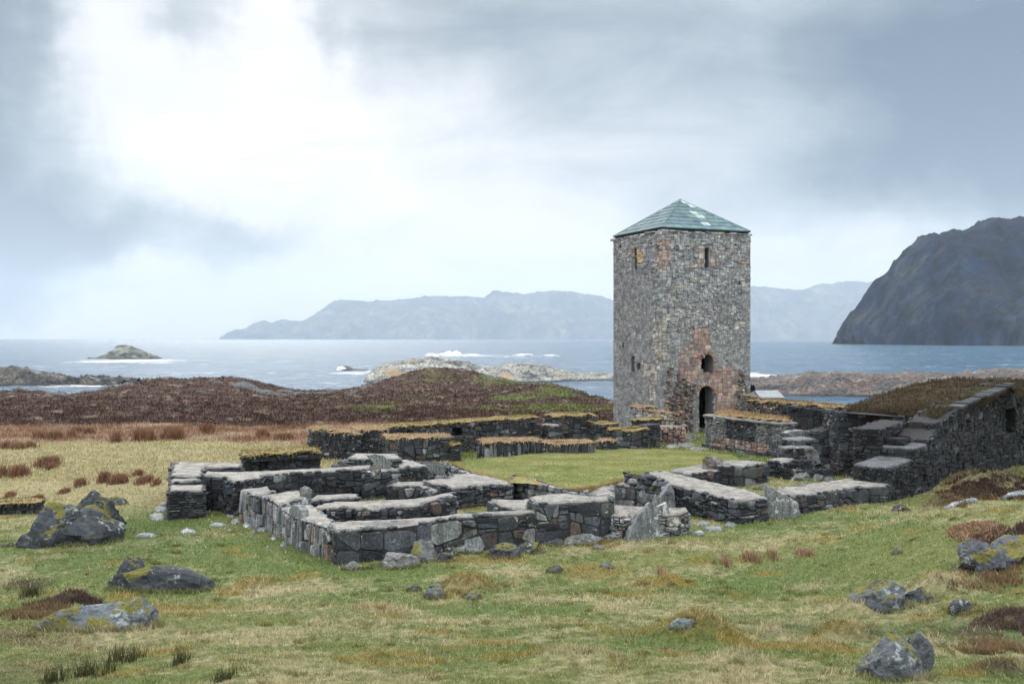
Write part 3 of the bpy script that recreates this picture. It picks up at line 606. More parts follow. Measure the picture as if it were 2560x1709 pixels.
def wall(name, label, cat, pieces, style='slab', pal='ruin', cap='mortar', seed=0, group=None, capt=.07, corner=0., out=.075, smat=None, turfkw=None, over=-.02, capmat=None, capc=(.3, .3, .3)):
    """pieces: list of dict/list; each a polygon of (px,py,z) photo points at the height z, or world (x,y,z) when flagged"""
    r = random.Random(seed * 101 + 5); prepared = []
    for pc in pieces:
        d_ = pc if isinstance(pc, dict) else {'p': pc}
        pl = d_['p']; pl = [tuple(P(*q)) if q[1] > 300 else tuple(q) for q in pl]; prepared.append((orient(pl), d_))
    allp = [q for pl, _ in prepared for q in pl]; loc = (sum(q[0] for q in allp) / len(allp), sum(q[1] for q in allp) / len(allp), 0)
    t = thing(name, label, cat, loc, group); mb = MB(); core = MB(); cm = MB()
    for pl, d_ in prepared:
        z0 = d_.get('z0', -.15); st = d_.get('style', style); pa = d_.get('pal', pal); cp = d_.get('cap', cap); n = len(pl)
        ct = {'mortar': capt, 'slabcap': capt, 'turf': .0, None: 0}.get(cp, 0)
        zt = [q[2] - ct * .9 for q in pl]; cx = sum(q[0] for q in pl) / n; cy = sum(q[1] for q in pl) / n
        for i in range(n):
            j = (i + 1) % n; a, b = pl[i], pl[j]; L = math.hypot(b[0] - a[0], b[1] - a[1])
            vis = ((b[1] - a[1]) * (a[0]) - (b[0] - a[0]) * (a[1])) > 0   # faces the viewer
            vis = ((b[1] - a[1]) * (0 - a[0]) + -(b[0] - a[0]) * (0 - a[1])) > 0
            st_ = st if (vis or st in ('big', 'slab')) else 'slab'
            face(mb, a, b, zt[i], zt[j], z0, st_, pa, r, out, corner if vis else 0)
        # core, a touch inside
        ins = [(cx + (q[0] - cx) * .995, cy + (q[1] - cy) * .995) for q in pl]; ztc = [z - .012 for z in zt]
        tr = tessellate_polygon([[Vector((q[0], q[1], 0)) for q in ins]])
        tr = [q if ((ins[q[1]][0] - ins[q[0]][0]) * (ins[q[2]][1] - ins[q[0]][1]) - (ins[q[1]][1] - ins[q[0]][1]) * (ins[q[2]][0] - ins[q[0]][0])) > 0 else q[::-1] for q in tr]
        core.add([(q[0], q[1], z0) for q in ins] + [(q[0], q[1], z) for q, z in zip(ins, ztc)], [(i, (i + 1) % n, n + (i + 1) % n, n + i) for i in range(n)] + [tuple(n + i for i in q) for q in tr], (.05, .05, .05))
        if cp in ('mortar', 'slabcap'): capmesh(cm, [(q[0], q[1]) for q in pl], [q[2] for q in pl], ct, r, over, capc)
        if cp == 'mortar':      # loose coping stones along the broken edges
            for i in range(n):
                a, b = pl[i], pl[(i + 1) % n]; L = math.hypot(b[0] - a[0], b[1] - a[1]); u = r.uniform(0, .3)
                while u < L:
                    if r.random() < .55:
                        f_ = u / L; sz = r.uniform(.06, .15); nx, ny = (b[1] - a[1]) / L, -(b[0] - a[0]) / L; io = r.uniform(-.09, .0)
                        rockmesh(mb, (a[0] + (b[0] - a[0]) * f_ + nx * io, a[1] + (b[1] - a[1]) * f_ + ny * io, a[2] + (b[2] - a[2]) * f_ - .01), sz * r.uniform(1, 1.7), sz, sz * r.uniform(.3, .55), r.randint(1, 9999), 1, 4, math.atan2(b[1] - a[1], b[0] - a[0]), pick(pa, r), .12, 0)
                    u += r.uniform(.15, .5)
        if cp == 'turf': turf(t, [(q[0], q[1]) for q in pl], [q[2] for q in pl], r, **(turfkw or {}))
    mb.build('stonework', smat or M['stone'], t); co = core.build('mortar_core', M['core'], t)
    if cm.v: cm.build('wall_cap', capmat or M['cap'], t)
    return t

# ------------------------------------------------------------ boulders and slabs
def rockmesh(mb, c, rx, ry, rz, seed, sub=4, facets=9, rot=0, c_=(.10, .115, .13), rough=.16, sink=.25, lean=0.):
    r = random.Random(seed); bm = bmesh.new(); bmesh.ops.create_icosphere(bm, subdivisions=sub, radius=1)
    pl = []
    for _ in range(facets):
        v = Vector((r.gauss(0, 1), r.gauss(0, 1), r.gauss(0, .8))).normalized(); pl.append((v, r.uniform(.55, .9)))
    sv = Vector((seed * 3.1, seed * 1.7, 0)); cr, sr = math.cos(rot), math.sin(rot); vs = []
    for v in bm.verts:
        q = v.co.copy()
        for n_, d_ in pl:
            e = q.dot(n_) - d_
            if e > 0: q -= n_ * e * .93
        q *= 1.12
        if v.co.z < .15:
            f_ = min(2.2, 1 / max(.3, math.hypot(v.co.x, v.co.y))); q.x *= f_; q.y *= f_
        q += v.co * (noise.fractal(q * 1.6 + sv, .7, 2.1, 5) * rough)
        q += v.co * (abs(noise.fractal(q * 4.5 + sv, .7, 2.1, 3)) * -rough * .35)
        x = q.x * rx; y = q.y * ry; z = q.z * rz + q.x * lean * rz
        vs.append((c[0] + x * cr - y * sr, c[1] + x * sr + y * cr, c[2] + z - rz * sink + rz * (1 - sink) * 0))
    mb.add(vs, [[v.index for v in f.verts] for f in bm.faces], c_); bm.free()
RINGS = []
def rock(name, label, cat, px0, px1, pyt, pyb, seed, dr=.7, mt='boulder', group=None, facets=9, rot=.2, c=(.065, .078, .095), lumps=None, rough=.16, z=None, lean=0., sub=4, below=None):
    g = G((px0 + px1) / 2, pyb) if z is None else P((px0 + px1) / 2, pyb, z)
    W_ = (px1 - px0) / F * g.y; Hh = (pyb - pyt) / F * g.y; rx = W_ / 2; rz = Hh * .74; ry = rx * dr
    mb = MB(); ctr = (g.x, g.y + ry * .85, g.z + Hh * .04)
    if z is None: RINGS.append((g.x, g.y + ry * .85, rx, ry))
    c = tuple(q_ * .62 for q_ in c); rockmesh(mb, ctr, rx, ry, rz, seed, sub, facets, rot, c, rough, .0, lean)
    for L in (lumps or []):   # extra lumps: px0, px1, pyt, pyb, dy
        gx = (L[0] + L[1]) / 2; w2 = (L[1] - L[0]) / F * g.y / 2; h2 = (L[3] - L[2]) / F * g.y
        zc = g.z + (pyb - L[3]) / F * g.y; rockmesh(mb, ((gx - CX) / F * g.y, g.y + ry * .85 + L[4], zc + h2 * .08), w2, w2 * .8, h2 * .86, seed + int(L[0]), sub, facets, rot * .5, c, rough, 0, L[5] if len(L) > 5 else 0)
    o = mb.build(name, M[mt], smooth=False); tag(o, label, cat, group); return o
def plate(name, label, cat, pts, th, seed, mt='slab', group=None, c=(.13, .145, .15), base=None, dr=None, z=0, parent=None, tiltback=0.):
    """a standing stone slab whose broad face follows the outline pts (photo points); base = two photo points on the ground that fix its plane"""
    a, b = P(*base[0], z), P(*base[1], z); u = (b - a); u.z = 0; u.normalize(); nn = Vector((u.y, -u.x, 0))
    r = random.Random(seed); W_ = []
    for px, py in pts:
        d_ = Vector(((px - CX) / F, 1, -(py - CY) / F)); o_ = Vector((0, 0, EYE)); t = (a - o_).dot(nn) / d_.dot(nn); W_.append(o_ + d_ * t)
    # refine the outline
    E = []
    for i in range(len(W_)):
        p, q = W_[i], W_[(i + 1) % len(W_)]; m_ = max(1, int((q - p).length / .15))
        for j in range(m_):
            e = p.lerp(q, j / m_)
            if j: e = e + u * r.uniform(-.02, .02) + Vector((0, 0, r.uniform(-.02, .02)))
            E.append(e)
    n = len(E); cc = sum(E, Vector()) / n; back = -nn if nn.y < 0 else nn
    fr = [e + (cc - e) * .04 for e in E]; V_ = [e + back * .03 for e in E] + fr + [e + back * th + (cc - e) * .05 for e in E]
    zb_ = min(e.z for e in E); V_ = [(v.x - 0, v.y, v.z) for v in V_]
    V_ = [(x + back.x * tiltback * (z_ - zb_), y + back.y * tiltback * (z_ - zb_), z_) for x, y, z_ in V_]
    mb = MB(); m0 = len(V_); V_.append(tuple(Vector(sum((np.array(V_[n + i]) for i in range(n)), np.zeros(3)) / n))); V_.append(tuple(Vector(sum((np.array(V_[2 * n + i]) for i in range(n)), np.zeros(3)) / n)))
    F_ = [(i, (i + 1) % n, n + (i + 1) % n, n + i) for i in range(n)] + [(n + i, n + (i + 1) % n, m0) for i in range(n)] + [((i + 1) % n, i, 2 * n + i, 2 * n + (i + 1) % n) for i in range(n)] + [(2 * n + (i + 1) % n, 2 * n + i, m0 + 1) for i in range(n)]
    mb.add(V_, F_, c); o = mb.build(name, M[mt], parent)
    bm = bmesh.new(); bm.from_mesh(o.data); bmesh.ops.recalc_face_normals(bm, faces=bm.faces); bm.to_mesh(o.data); bm.free()
    if parent is None: tag(o, label, cat, group)
    return o
def flat(name, label, pts, seed, group=None, mt='slab', th=.05, c=(.22, .24, .25), cat='flagstone', lift=.05):
    w_ = [G(*p) for p in pts]; r = random.Random(seed); mb = MB(); pl = orient([(q.x, q.y, q.z) for q in w_]); zm = sum(q[2] for q in pl) / len(pl)
    capmesh(mb, [(q[0], q[1]) for q in pl], [zm + lift + r.uniform(-.01, .01) for q in pl], th + .06, r, .0, c, .03)
    return tag(mb.build(name, M[mt]), label, cat, group)
# ------------------------------------------------------------ the ruin walls
def zt(px, ytop, line=(839, 1410, 1541, 1341)):
    yb = line[1] + (line[3] - line[1]) * (px - line[0]) / (line[2] - line[0]); return (px, ytop, EYE * (1 - (ytop - CY) / (yb - CY)))
fr = [zt(*q) for q in [(838, 1328), (900, 1321), (957, 1318), (1038, 1315), (1078, 1301), (1158, 1290), (1244, 1285), (1339, 1280)]]
bk = [(1339, 1275, .94), (1244, 1279, .97), (1158, 1283, 1.0), (1100, 1290, .97), (1000, 1301, .86), (900, 1303, .85), (822, 1306, .86)]
fr2 = [zt(*q) for q in [(1340, 1258), (1420, 1255), (1500, 1253), (1535, 1247)]]
wall('ruin_wall', 'long low foreground wall of big polygonal slabs with wavy pale cap and dark layered corner', 'stone wall',
     [fr + bk, {'p': fr2 + [(1525, 1240, 1.16), (1480, 1241, 1.16), (1417, 1234, 1.18), (1371, 1237, 1.19), (1322, 1244, 1.2)]}], 'big', seed=1, corner=.75, out=.045)
W1L = (839, 1410, 568, 1276)
wall('ruin_wall', 'west wall faced with tall narrow upright slabs stepping down towards the near corner', 'stone wall',
     [[(698, 1268, .88), (782, 1263, .88), (832, 1301, .86), (826, 1318, .86), (756, 1298, .86)],
      [(658, 1238, 1.0), (747, 1227, 1.0), (775, 1243, .98), (720, 1254, .98), (700, 1262, .98)],
      [(601, 1222, 1.05), (670, 1218, 1.05), (683, 1227, 1.05), (662, 1237, 1.04), (650, 1241, 1.03)]], 'upright', pal='light', seed=2, out=.07, smat=M['slab'])
wall('ruin_wall', 'long straight cross wall with pale flat cap and dark damp face behind the west wall', 'stone wall',
     [[(508, 1188, 1.2), (560, 1192, 1.2), (578, 1204, 1.17), (652, 1197, 1.17), (657, 1188, 1.19), (744, 1181, 1.18), (840, 1176, 1.15), (928, 1171, 1.12), (928, 1163, 1.12), (840, 1169, 1.15), (744, 1175, 1.18), (630, 1179, 1.2), (515, 1180, 1.2)]], 'slab', pal='dark', seed=3)
wall('ruin_wall', 'north west corner block with stepped pale tops, the leftmost masonry of the ruin', 'stone wall',
     [{'p': [(423, 1229, .92), (510, 1225, .92), (508, 1212, .92), (424, 1214, .92)], 'style': 'layer'}, {'p': [(424, 1205, 1.0), (505, 1201, 1.0), (505, 1193, 1.0), (428, 1195, 1.0)]},
      {'p': [(427, 1190, 1.1), (503, 1191, 1.1), (512, 1168, 1.1), (601, 1168, 1.1), (609, 1157, 1.1), (434, 1156, 1.1)]}], 'slab', pal='dark', seed=4)
wall('ruin_wall', 'narrow low wall with flat cap between two small rooms, round stone at its left end', 'stone wall', [[(770, 1250, .62), (896, 1244, .62), (893, 1235, .62), (790, 1239, .62)]], 'slab', seed=5)
wall('ruin_wall', 'second cross wall behind the foreground wall with a broad wavy pale cap', 'stone wall',
     [[(785, 1274, .85), (836, 1270, .86), (925, 1271, .84), (1038, 1265, .86), (1072, 1250, .95), (1135, 1238, .98), (1130, 1230, .98), (1072, 1242, .95), (1030, 1249, .87), (900, 1254, .86), (836, 1256, .86), (790, 1264, .86)]], 'slab', seed=6)
wall('ruin_wall', 'short thick wall stub joining the foreground wall to the room behind, with curved cap', 'stone wall', [[(1224, 1250, .95), (1322, 1250, .95), (1319, 1276, .95), (1282, 1272, .95), (1250, 1262, .95)]], 'slab', seed=7)
wall('ruin_platform', 'broad pale platform of masonry in the middle of the ruin just left of the lawn', 'stone platform',
     [[(1101, 1211, .78), (1130, 1221, .76), (1150, 1218, .76), (1187, 1212, .76), (1279, 1211, .74), (1273, 1203, .74), (1233, 1194, .74), (1187, 1184, .75), (1130, 1187, .76), (1120, 1196, .76), (1060, 1202, .76), (1085, 1208, .77)]], 'slab', seed=8)
wall('ruin_wall', 'low broken wall with curved slab edge left of the broad platform', 'stone wall', [[(976, 1214, .6), (1050, 1214, .6), (1082, 1232, .58), (1100, 1226, .58), (1090, 1206, .6), (1050, 1204, .6), (990, 1205, .6)]], 'big', seed=9)
wall('ruin_wall', 'square block of thin stacked rubble with flat pale top in the middle of the ruin', 'stone wall', [[(978, 1153, .74), (1003, 1169, .74), (1070, 1165, .74), (1021, 1149, .74)]], 'rubble', seed=10)
wall('ruin_wall', 'low wall with pale top below the heap of dark rubble', 'stone wall', [[(870, 1147, 1.0), (1004, 1146, 1.0), (990, 1135, 1.0), (885, 1134, 1.0)]], 'big', seed=11)
# small turf wall with the slit window
zf = 1.3; a_ = [(612, 1150, zf), (644, 1148, zf)]; b_ = [(678, 1146, zf), (800, 1140, zf)]
TK = dict(t=.16, hh=.12, c0=(.20, .19, .06), c1=(.10, .13, .03))
wall('ruin_wall', 'low mossy turf topped wall pierced by one small slit window at the left', 'stone wall',
     [{'p': ft([(612, 1153, 1.18), (644, 1151, 1.18)], 1.0)}, {'p': ft([(678, 1149, 1.18), (800, 1143, 1.18)], 1.0), 'cap': None}, {'p': ft([(612, 1141, 1.38), (800, 1132, 1.38)], 1.0), 'z0': 1.16, 'cap': 'turf', 'style': 'layer'},
      {'p': [(P(644, 1151, 1.18).x, P(644, 1151, 1.18).y + .3, 1.17), (P(655, 1151, 1.18).x, P(655, 1151, 1.18).y + .35, 1.17), (P(655, 1151, 1.18).x - .28, P(655, 1151, 1.18).y + 1.0, 1.17), (P(644, 1151, 1.18).x - .3, P(644, 1151, 1.18).y + .95, 1.17)], 'cap': None},
      {'p': [(P(664, 1151, 1.18).x, P(664, 1151, 1.18).y + .35, 1.17), (P(680, 1151, 1.18).x, P(680, 1151, 1.18).y + .3, 1.17), (P(680, 1151, 1.18).x - .28, P(680, 1151, 1.18).y + 1.0, 1.17), (P(664, 1151, 1.18).x - .25, P(664, 1151, 1.18).y + 1.0, 1.17)], 'cap': None},
      {'p': ft([(644, 1181, .68), (678, 1179, .68)], .9)}], 'slab', pal='dark', cap=None, seed=12, turfkw=TK)
wall('ruin_wall', 'mossy mound topped inner wall right of the slit window', 'stone wall', [ft([(690, 1156, 1.0), (785, 1150, 1.0)], .8)], 'layer', pal='dark', cap='turf', seed=13, turfkw=TK)
# dark rubble heap-wall
TO = dict(t=.13, hh=.13, c0=(.52, .39, .28), c1=(.36, .27, .16), dens=420)
wall('ruin_wall', 'tall block of small dark rubble topped by dry turf, left of the back wall', 'stone wall',
     [{'p': ft([(785, 1078, 1.4), (835, 1076, 1.42)], 1.2), 'style': 'course'}, {'p': ft([(833, 1083, 1.3), (900, 1084, 1.3)], 1.2)}, {'p': ft([(895, 1076, 1.42), (966, 1077, 1.42)], 1.2)},
      {'p': ft([(800, 1120, .55), (965, 1118, .55)], 1.0), 'cap': None}], 'rubble', pal='ruin', cap='turf', seed=14, turfkw=TO, out=.09)
b0 = P(965, 1070, 1.5); b1 = P(1342, 1044, 1.62); 
def seg(t): return b0.lerp(b1, t)
def box(t0, t1, ztop, th=1.0, off=0.): 
    a, b = seg(t0), seg(t1); a = a + E2 * off; b = b + E2 * off
    return [(a.x, a.y, ztop), (b.x, b.y, ztop), (b.x + E2.x * th, b.y + E2.y * th, ztop), (a.x + E2.x * th, a.y + E2.y * th, ztop)]
t0, t1 = (1118 - 965) / 377, (1150 - 965) / 377
wall('ruin_wall', 'long turf topped back wall of the cloister with a dark square opening', 'stone wall',
     [{'p': box(0, .09, 1.33), 'cap': None}, {'p': box(.165, t0, 1.33), 'cap': None}, {'p': box(.09, .165, 1.1), 'cap': None}, {'p': box(t0, t1, .9), 'cap': None}, {'p': box(t1, 1.0, 1.38), 'cap': None}, {'p': box(.0, 1.0, 1.38, .2, .8), 'cap': None},
      {'p': [(*box(0, .5, 1.25)[0][:2], 1.5), (*box(0, .5, 1.25)[1][:2], 1.56), (*box(0, .5, 1.25)[2][:2], 1.56), (*box(0, .5, 1.25)[3][:2], 1.5)], 'z0': 1.33, 'cap': 'turf', 'style': 'layer'},
      {'p': [(*box(.5, 1., 1.25)[0][:2], 1.57), (*box(.5, 1., 1.25)[1][:2], 1.63), (*box(.5, 1., 1.25)[2][:2], 1.63), (*box(.5, 1., 1.25)[3][:2], 1.57)], 'z0': 1.38, 'cap': 'turf', 'style': 'slab'}],
     'slab', cap=None, seed=15, turfkw=dict(t=.12, hh=.10, c0=(.26, .22, .08), c1=(.16, .17, .05)))
wall('ruin_wall', 'masonry end pier of the long turf topped back wall beside the gap', 'stone wall', [ft([(1338, 1060, 1.3), (1354, 1062, 1.28)], 1.0)], 'layer', cap=None, seed=16)
wall('ruin_wall', 'middle wall with dark streaked slabs under a bright straw turf cap, left one of three', 'stone wall',
     [ft([(972, 1097, 1.18), (1127, 1094, 1.12)], 1.0)], 'big', seed=17, cap='turf', turfkw=TO)
wall('ruin_wall', 'finely layered pier with a small green tuft right of the left straw capped wall', 'stone wall', [ft([(1129, 1112, .8), (1150, 1114, .8)], 1.6)], 'layer', seed=18, cap='turf', turfkw=TK)
wall('ruin_wall', 'middle wall of upright streaked slabs under straw turf, centre one of three', 'stone wall', [ft([(1213, 1107, .95), (1351, 1103, .85)], .9)], 'upright', seed=19, cap='turf', turfkw=TO, pal='ruin')
wall('ruin_wall', 'low wall under straw turf along the back edge of the lawn, right one of three', 'stone wall', [ft([(1353, 1110, .72), (1484, 1109, .72)], .8)], 'upright', seed=20, cap='turf', turfkw=TO, pal='ruin')
wall('ruin_wall', 'back wall with a ragged turf crown between the gap and the tower', 'stone wall',
     [{'p': ft([(1371, 1064, 1.2), (1405, 1062, 1.22)], 1.1), 'cap': 'mortar'}, {'p': ft([(1383, 1042, 1.6), (1469, 1037, 1.68), (1492, 1042, 1.62)], 1.1)}, {'p': ft([(1492, 1060, 1.25), (1545, 1062, 1.22)], 1.2)}], 'slab', seed=21, cap='turf', turfkw=dict(t=.12, hh=.10, c0=(.26, .22, .08), c1=(.16, .17, .05)))
wall('ruin_wall', 'small square pier capped with a tuft behind the lawn left of the tower', 'stone wall', [ft([(1507, 1105, .6), (1542, 1105, .6)], .7)], 'layer', seed=22, cap='turf', turfkw=TO)
wall('ruin_wall', 'wall of big dark slabs with turf below the left side of the tower', 'stone wall', [{'p': ft([(1542, 1078, 1.0), (1622, 1076, 1.03)], 1.0)}, {'p': ft([(1619, 1062, 1.25), (1650, 1060, 1.28)], 1.0), 'cap': None}], 'big', seed=23, cap='turf', turfkw=TK)
wall('ruin_wall', 'small pier with a thin slate coping and turf tuft beside the tower door', 'stone wall', [{'p': ft([(1656, 1066, 1.0), (1713, 1066, 1.0)], .8), 'cap': 'slabcap'}], 'course', pal='pink', seed=24, capt=.06)
wall('ruin_wall', 'topmost turf covered ledge built against the left face of the tower', 'stone wall', [ft([(1592, 1018, 1.78), (1640, 1020, 1.78)], .7)], 'block', pal='tower', seed=25, cap='turf', turfkw=TO)
wall('ruin_wall', 'sloping slate coped ledge with turf against the tower, second from the top', 'stone wall', [ft([(1607, 1030, 1.5), (1684, 1036, 1.48)], .7)], 'block', pal='tan', seed=26, cap='turf', turfkw=TO)
wall('ruin_wall', 'lowest green tufted ledge against the foot of the tower', 'stone wall', [ft([(1594, 1052, 1.15), (1654, 1051, 1.2)], .7)], 'rubble', pal='ruin', seed=27, cap='turf', turfkw=TK)
# east side
def sidewall(a, b, th): return [tuple(a), tuple(b), (b.x + E1.x * th, b.y + E1.y * th, b.z), (a.x + E1.x * th, a.y + E1.y * th, a.z)]
a, b = P(1764, 1036, 1.82), P(1950, 1058, 1.74); mm = a.lerp(b, .3); m2 = a.lerp(b, .72)
def sub(t0, t1, z, off=0., th=.9):
    p, q = a.lerp(b, t0), a.lerp(b, t1); p = p - E1 * off; q = q - E1 * off; p.z = q.z = z; return sidewall(p, q, th)
t = wall('ruin_wall', 'slate coped wall beside the tower door with pink foot blocks and straw on top', 'stone wall',
     [{'p': sub(0, .30, 1.72), 'cap': None, 'style': 'towerf', 'pal': 'towerf'}, {'p': sub(.16, .30, 1.72, .16, .5), 'z0': .55, 'cap': None, 'style': 'towerf', 'pal': 'towerf'}, {'p': sub(.30, .7, 1.72), 'cap': None, 'style': 'rubble', 'pal': 'ruin'}, {'p': sub(.70, 1, 1.72), 'cap': None, 'style': 'towerf', 'pal': 'towerf'},
      {'p': sub(.1, .86, .62, .05, .5), 'cap': None, 'style': 'block', 'pal': 'pink'}, {'p': sub(.0, 1, .2, .22, .5), 'cap': None, 'style': 'slab', 'pal': 'ruin'}, {'p': [tuple(a - E1 * .1), tuple(b - E1 * .1), tuple(b + E1 * 1.0), tuple(a + E1 * 1.0)], 'z0': 1.70, 'cap': 'slabcap', 'style': 'slab'}], 'layer', seed=28, capt=.09, over=.1)
turf(t, [tuple((a.lerp(b, .12) + E1 * .1)[:2]), tuple((a.lerp(b, .95) + E1 * .1)[:2]), tuple((a.lerp(b, .95) + E1 * .9)[:2]), tuple((a.lerp(b, .12) + E1 * .9)[:2])], [1.82, 1.76, 1.76, 1.82], random.Random(3), .2, .2, 400, (.42, .30, .18), (.30, .2, .1))
wall('ruin_wall', 'lower slate topped pier at the near end of the coped wall', 'stone wall', [[(1930, 1094, .95), (1968, 1096, .95), (1975, 1088, .95), (1938, 1087, .95)]], 'layer', pal='ruin', seed=29)
wall('ruin_wall', 'back wall right of the tower with heather on top, ending at the narrow gap', 'stone wall',
     [{'p': ft([(1888, 1006, 2.1), (1980, 1009, 2.1)], .9), 'style': 'rubble', 'pal': 'scar'}, {'p': ft([(1978, 1012, 2.08), (2036, 1014, 2.06)], .9), 'style': 'towerf', 'pal': 'towerf'}], 'layer', seed=30, cap='turf', turfkw=dict(t=.2, hh=.22, c0=(.34, .22, .12), c1=(.10, .08, .04)))
wall('ruin_wall', 'back wall with dry grass on top just right of the narrow gap', 'stone wall',
     [{'p': ft([(2041, 1017, 2.04), (2078, 1019, 2.02)], .9), 'style': 'towerf', 'pal': 'towerf'}, {'p': ft([(2078, 1019, 2.02), (2160, 1024, 1.98)], .9), 'style': 'rubble', 'pal': 'scar'}], 'layer', seed=31, cap='turf', turfkw=dict(t=.2, hh=.2, c0=(.40, .27, .16), c1=(.2, .14, .06)))
wall('ruin_wall', 'slim pier standing against the right edge of the tower', 'stone wall', [ft([(1868, 990, 2.45), (1892, 992, 2.4)], .6)], 'towerf', pal='towerf', seed=32, cap='turf', turfkw=dict(t=.1, hh=.1))
# near right walls
wall('ruin_wall', 'diagonal wall with wide pale flat cap running back from the layered corner right of centre', 'stone wall',
     [[(1675, 1209, .95), (1730, 1224, .87), (1799, 1241, .82), (1850, 1251, .79), (1917, 1245, .79), (1876, 1227, .8), (1773, 1204, .88), (1652, 1176, .95), (1616, 1179, .95)]], 'slab', seed=33, corner=.0)
wall('ruin_wall', 'low wall of large smooth slabs in front of the heap of round stones', 'stone wall', [[(1492, 1212, .8), (1526, 1208, .74), (1590, 1217, .7), (1660, 1234, .7), (1680, 1222, .7), (1600, 1203, .7), (1572, 1199, .7)]], 'big', pal='light', seed=34, smat=M['slab'])
wall('ruin_wall', 'low thin coping wall on the right edge of the lawn', 'stone wall', [[(1673, 1175, .6), (1713, 1186, .6), (1800, 1176, .6), (1759, 1160, .6)]], 'slab', seed=35)
wall('ruin_wall', 'thick wall with pale top and huge leaning slab in its face, right of lawn', 'stone wall', [[(1764, 1156, .8), (1802, 1164, .8), (1860, 1166, .8), (1917, 1157, .8), (1862, 1149, .8)]], 'big', pal='ruin', seed=36)
wall('ruin_wall', 'small dark finely layered square block right of the lawn', 'stone wall', [[(1919, 1148, .72), (1965, 1157, .72), (1988, 1148, .72), (1951, 1144, .72)]], 'layer', pal='dark', seed=37)
wall('ruin_wall', 'low outer wall of squared slabs with a pale cap running to the dark building', 'stone wall',
     [[(1985, 1241, .68), (2141, 1217, .65), (2219, 1214, .64), (2245, 1203, .64), (2118, 1197, .66), (1960, 1219, .70), (1925, 1229, .72)]], 'big', pal='ruin', seed=38)
wall('ruin_wall', 'stepped rubble masonry with pale ledges below the big dark wall', 'stone wall',
     [{'p': ft([(1973, 1120, 1.15), (2030, 1116, 1.2)], .7), 'style': 'slab'}, {'p': ft([(2028, 1108, 1.32), (2092, 1112, 1.25)], .8), 'style': 'big', 'cap': None}, {'p': ft([(1989, 1100, 1.45), (2050, 1096, 1.5)], 1.0)}, {'p': ft([(2048, 1080, 1.8), (2100, 1066, 2.05)], 1.0), 'cap': None, 'style': 'big'}, {'p': ft([(1975, 1150, .72), (2040, 1150, .72)], .6), 'cap': None, 'style': 'rubble'}, {'p': ft([(1990, 1176, .35), (2085, 1172, .35)], .5), 'style': 'big', 'cap': None}], 'slab', seed=39, capmat=M['stone'], capc=(.15, .16, .17))
# retaining walls and the lawn
lw = [(1129, 1157, .62), (1181, 1179, .68), (1274, 1206, .74), (1290, 1190, .85), (1300, 1191, .87), (1388, 1215, .88), (1460, 1223, .88), (1500, 1213, .85), (1560, 1200, .8), (1610, 1184, .75), (1672, 1180, .62), (1720, 1168, .5), (1800, 1158, .4), (1850, 1146, .25), (1800, 1132, .15), (1730, 1125, .1), (1560, 1122, .2), (1450, 1125, .22), (1330, 1137, .3), (1200, 1147, .48)]
LW = [P(*q) for q in lw]
bm = bmesh.new(); vs = [bm.verts.new(q) for q in LW]; bm.verts.ensure_lookup_table(); f = bm.faces.new(vs)
if f.normal.z < 0: f.normal_flip()
bmesh.ops.triangulate(bm, faces=bm.faces[:], quad_method='BEAUTY', ngon_method='BEAUTY'); bmesh.ops.subdivide_edges(bm, edges=bm.edges[:], cuts=11, use_grid_fill=True)
for v in bm.verts: v.co.z += noise.fractal(Vector((v.co.x * .5, v.co.y * .5, 0)), .6, 2, 4) * .06
LAWN = [(v.co.x, v.co.y, v.co.z) for v in bm.verts]
nv0 = len(bm.verts); ed = [e for e in bm.edges if e.is_boundary]; ex = bmesh.ops.extrude_edge_only(bm, edges=ed)
for v in [g for g in ex['geom'] if isinstance(g, bmesh.types.BMVert)]: v.co.z -= 1.0
bmesh.ops.recalc_face_normals(bm, faces=bm.faces)
LF = [(tuple(v.co[:]) for v in f.verts) for f in bm.faces]; vv = np.array([v.co[:] for v in bm.verts])
def lawncol(x, y):
    e = lambda v: v[..., None]; n = ss(fbm(x / 2.2, y / 1.4, 201) * 2 + .5); n2 = ss(fbm(x / .5, y / .35, 205) * 2.2 + .45)
    c = np.array((.17, .215, .07)) * e(1 - n) + np.array((.28, .28, .12)) * e(n); c = c * e(1 - .5 * n2) + np.array((.34, .33, .16)) * e(.5 * n2)
    dmin = np.full(x.shape, 9.)
    for i in range(0, 9):
        a_, b_ = LW[i], LW[i + 1]; dx, dy = b_.x - a_.x, b_.y - a_.y; t_ = np.clip(((x - a_.x) * dx + (y - a_.y) * dy) / (dx * dx + dy * dy), 0, 1); dmin = np.minimum(dmin, np.hypot(x - a_.x - t_ * dx, y - a_.y - t_ * dy))
    q = np.exp(-(dmin / .22) ** 2); return c * e(1 - q) + np.array((.26, .19, .08)) * e(q)
lc = lawncol(vv[:, 0], vv[:, 1]); lc[nv0:] = (.05, .045, .04)
me = bpy.data.meshes.new('lawn'); bm.to_mesh(me); bm.free(); at = me.attributes.new('col', 'FLOAT_COLOR', 'POINT'); at.data.foreach_set('color', np.c_[lc, np.ones(len(lc))].astype(np.float32).ravel())
me.materials.append(M['ground']); o = bpy.data.objects.new('lawn', me); col.objects.link(o); o['kind'] = 'structure'
wall('retaining_wall', 'low retaining wall of angular grey stones along the left edge of the lawn', 'retaining wall', [[(1106, 1158, .58), (1124, 1159, .58), (1184, 1181, .62), (1240, 1199, .66), (1225, 1197, .66), (1172, 1183, .62)]], 'course', pal='light', seed=41, cap=None, out=.08)
wall('retaining_wall', 'retaining wall of pale squarish stones under the mossy front edge of the lawn', 'retaining wall', [[(1277, 1190, .82), (1385, 1219, .84), (1462, 1229, .84), (1465, 1222, .84), (1390, 1212, .84), (1292, 1187, .84)]], 'block', pal='light', seed=42, cap=None, out=.09)
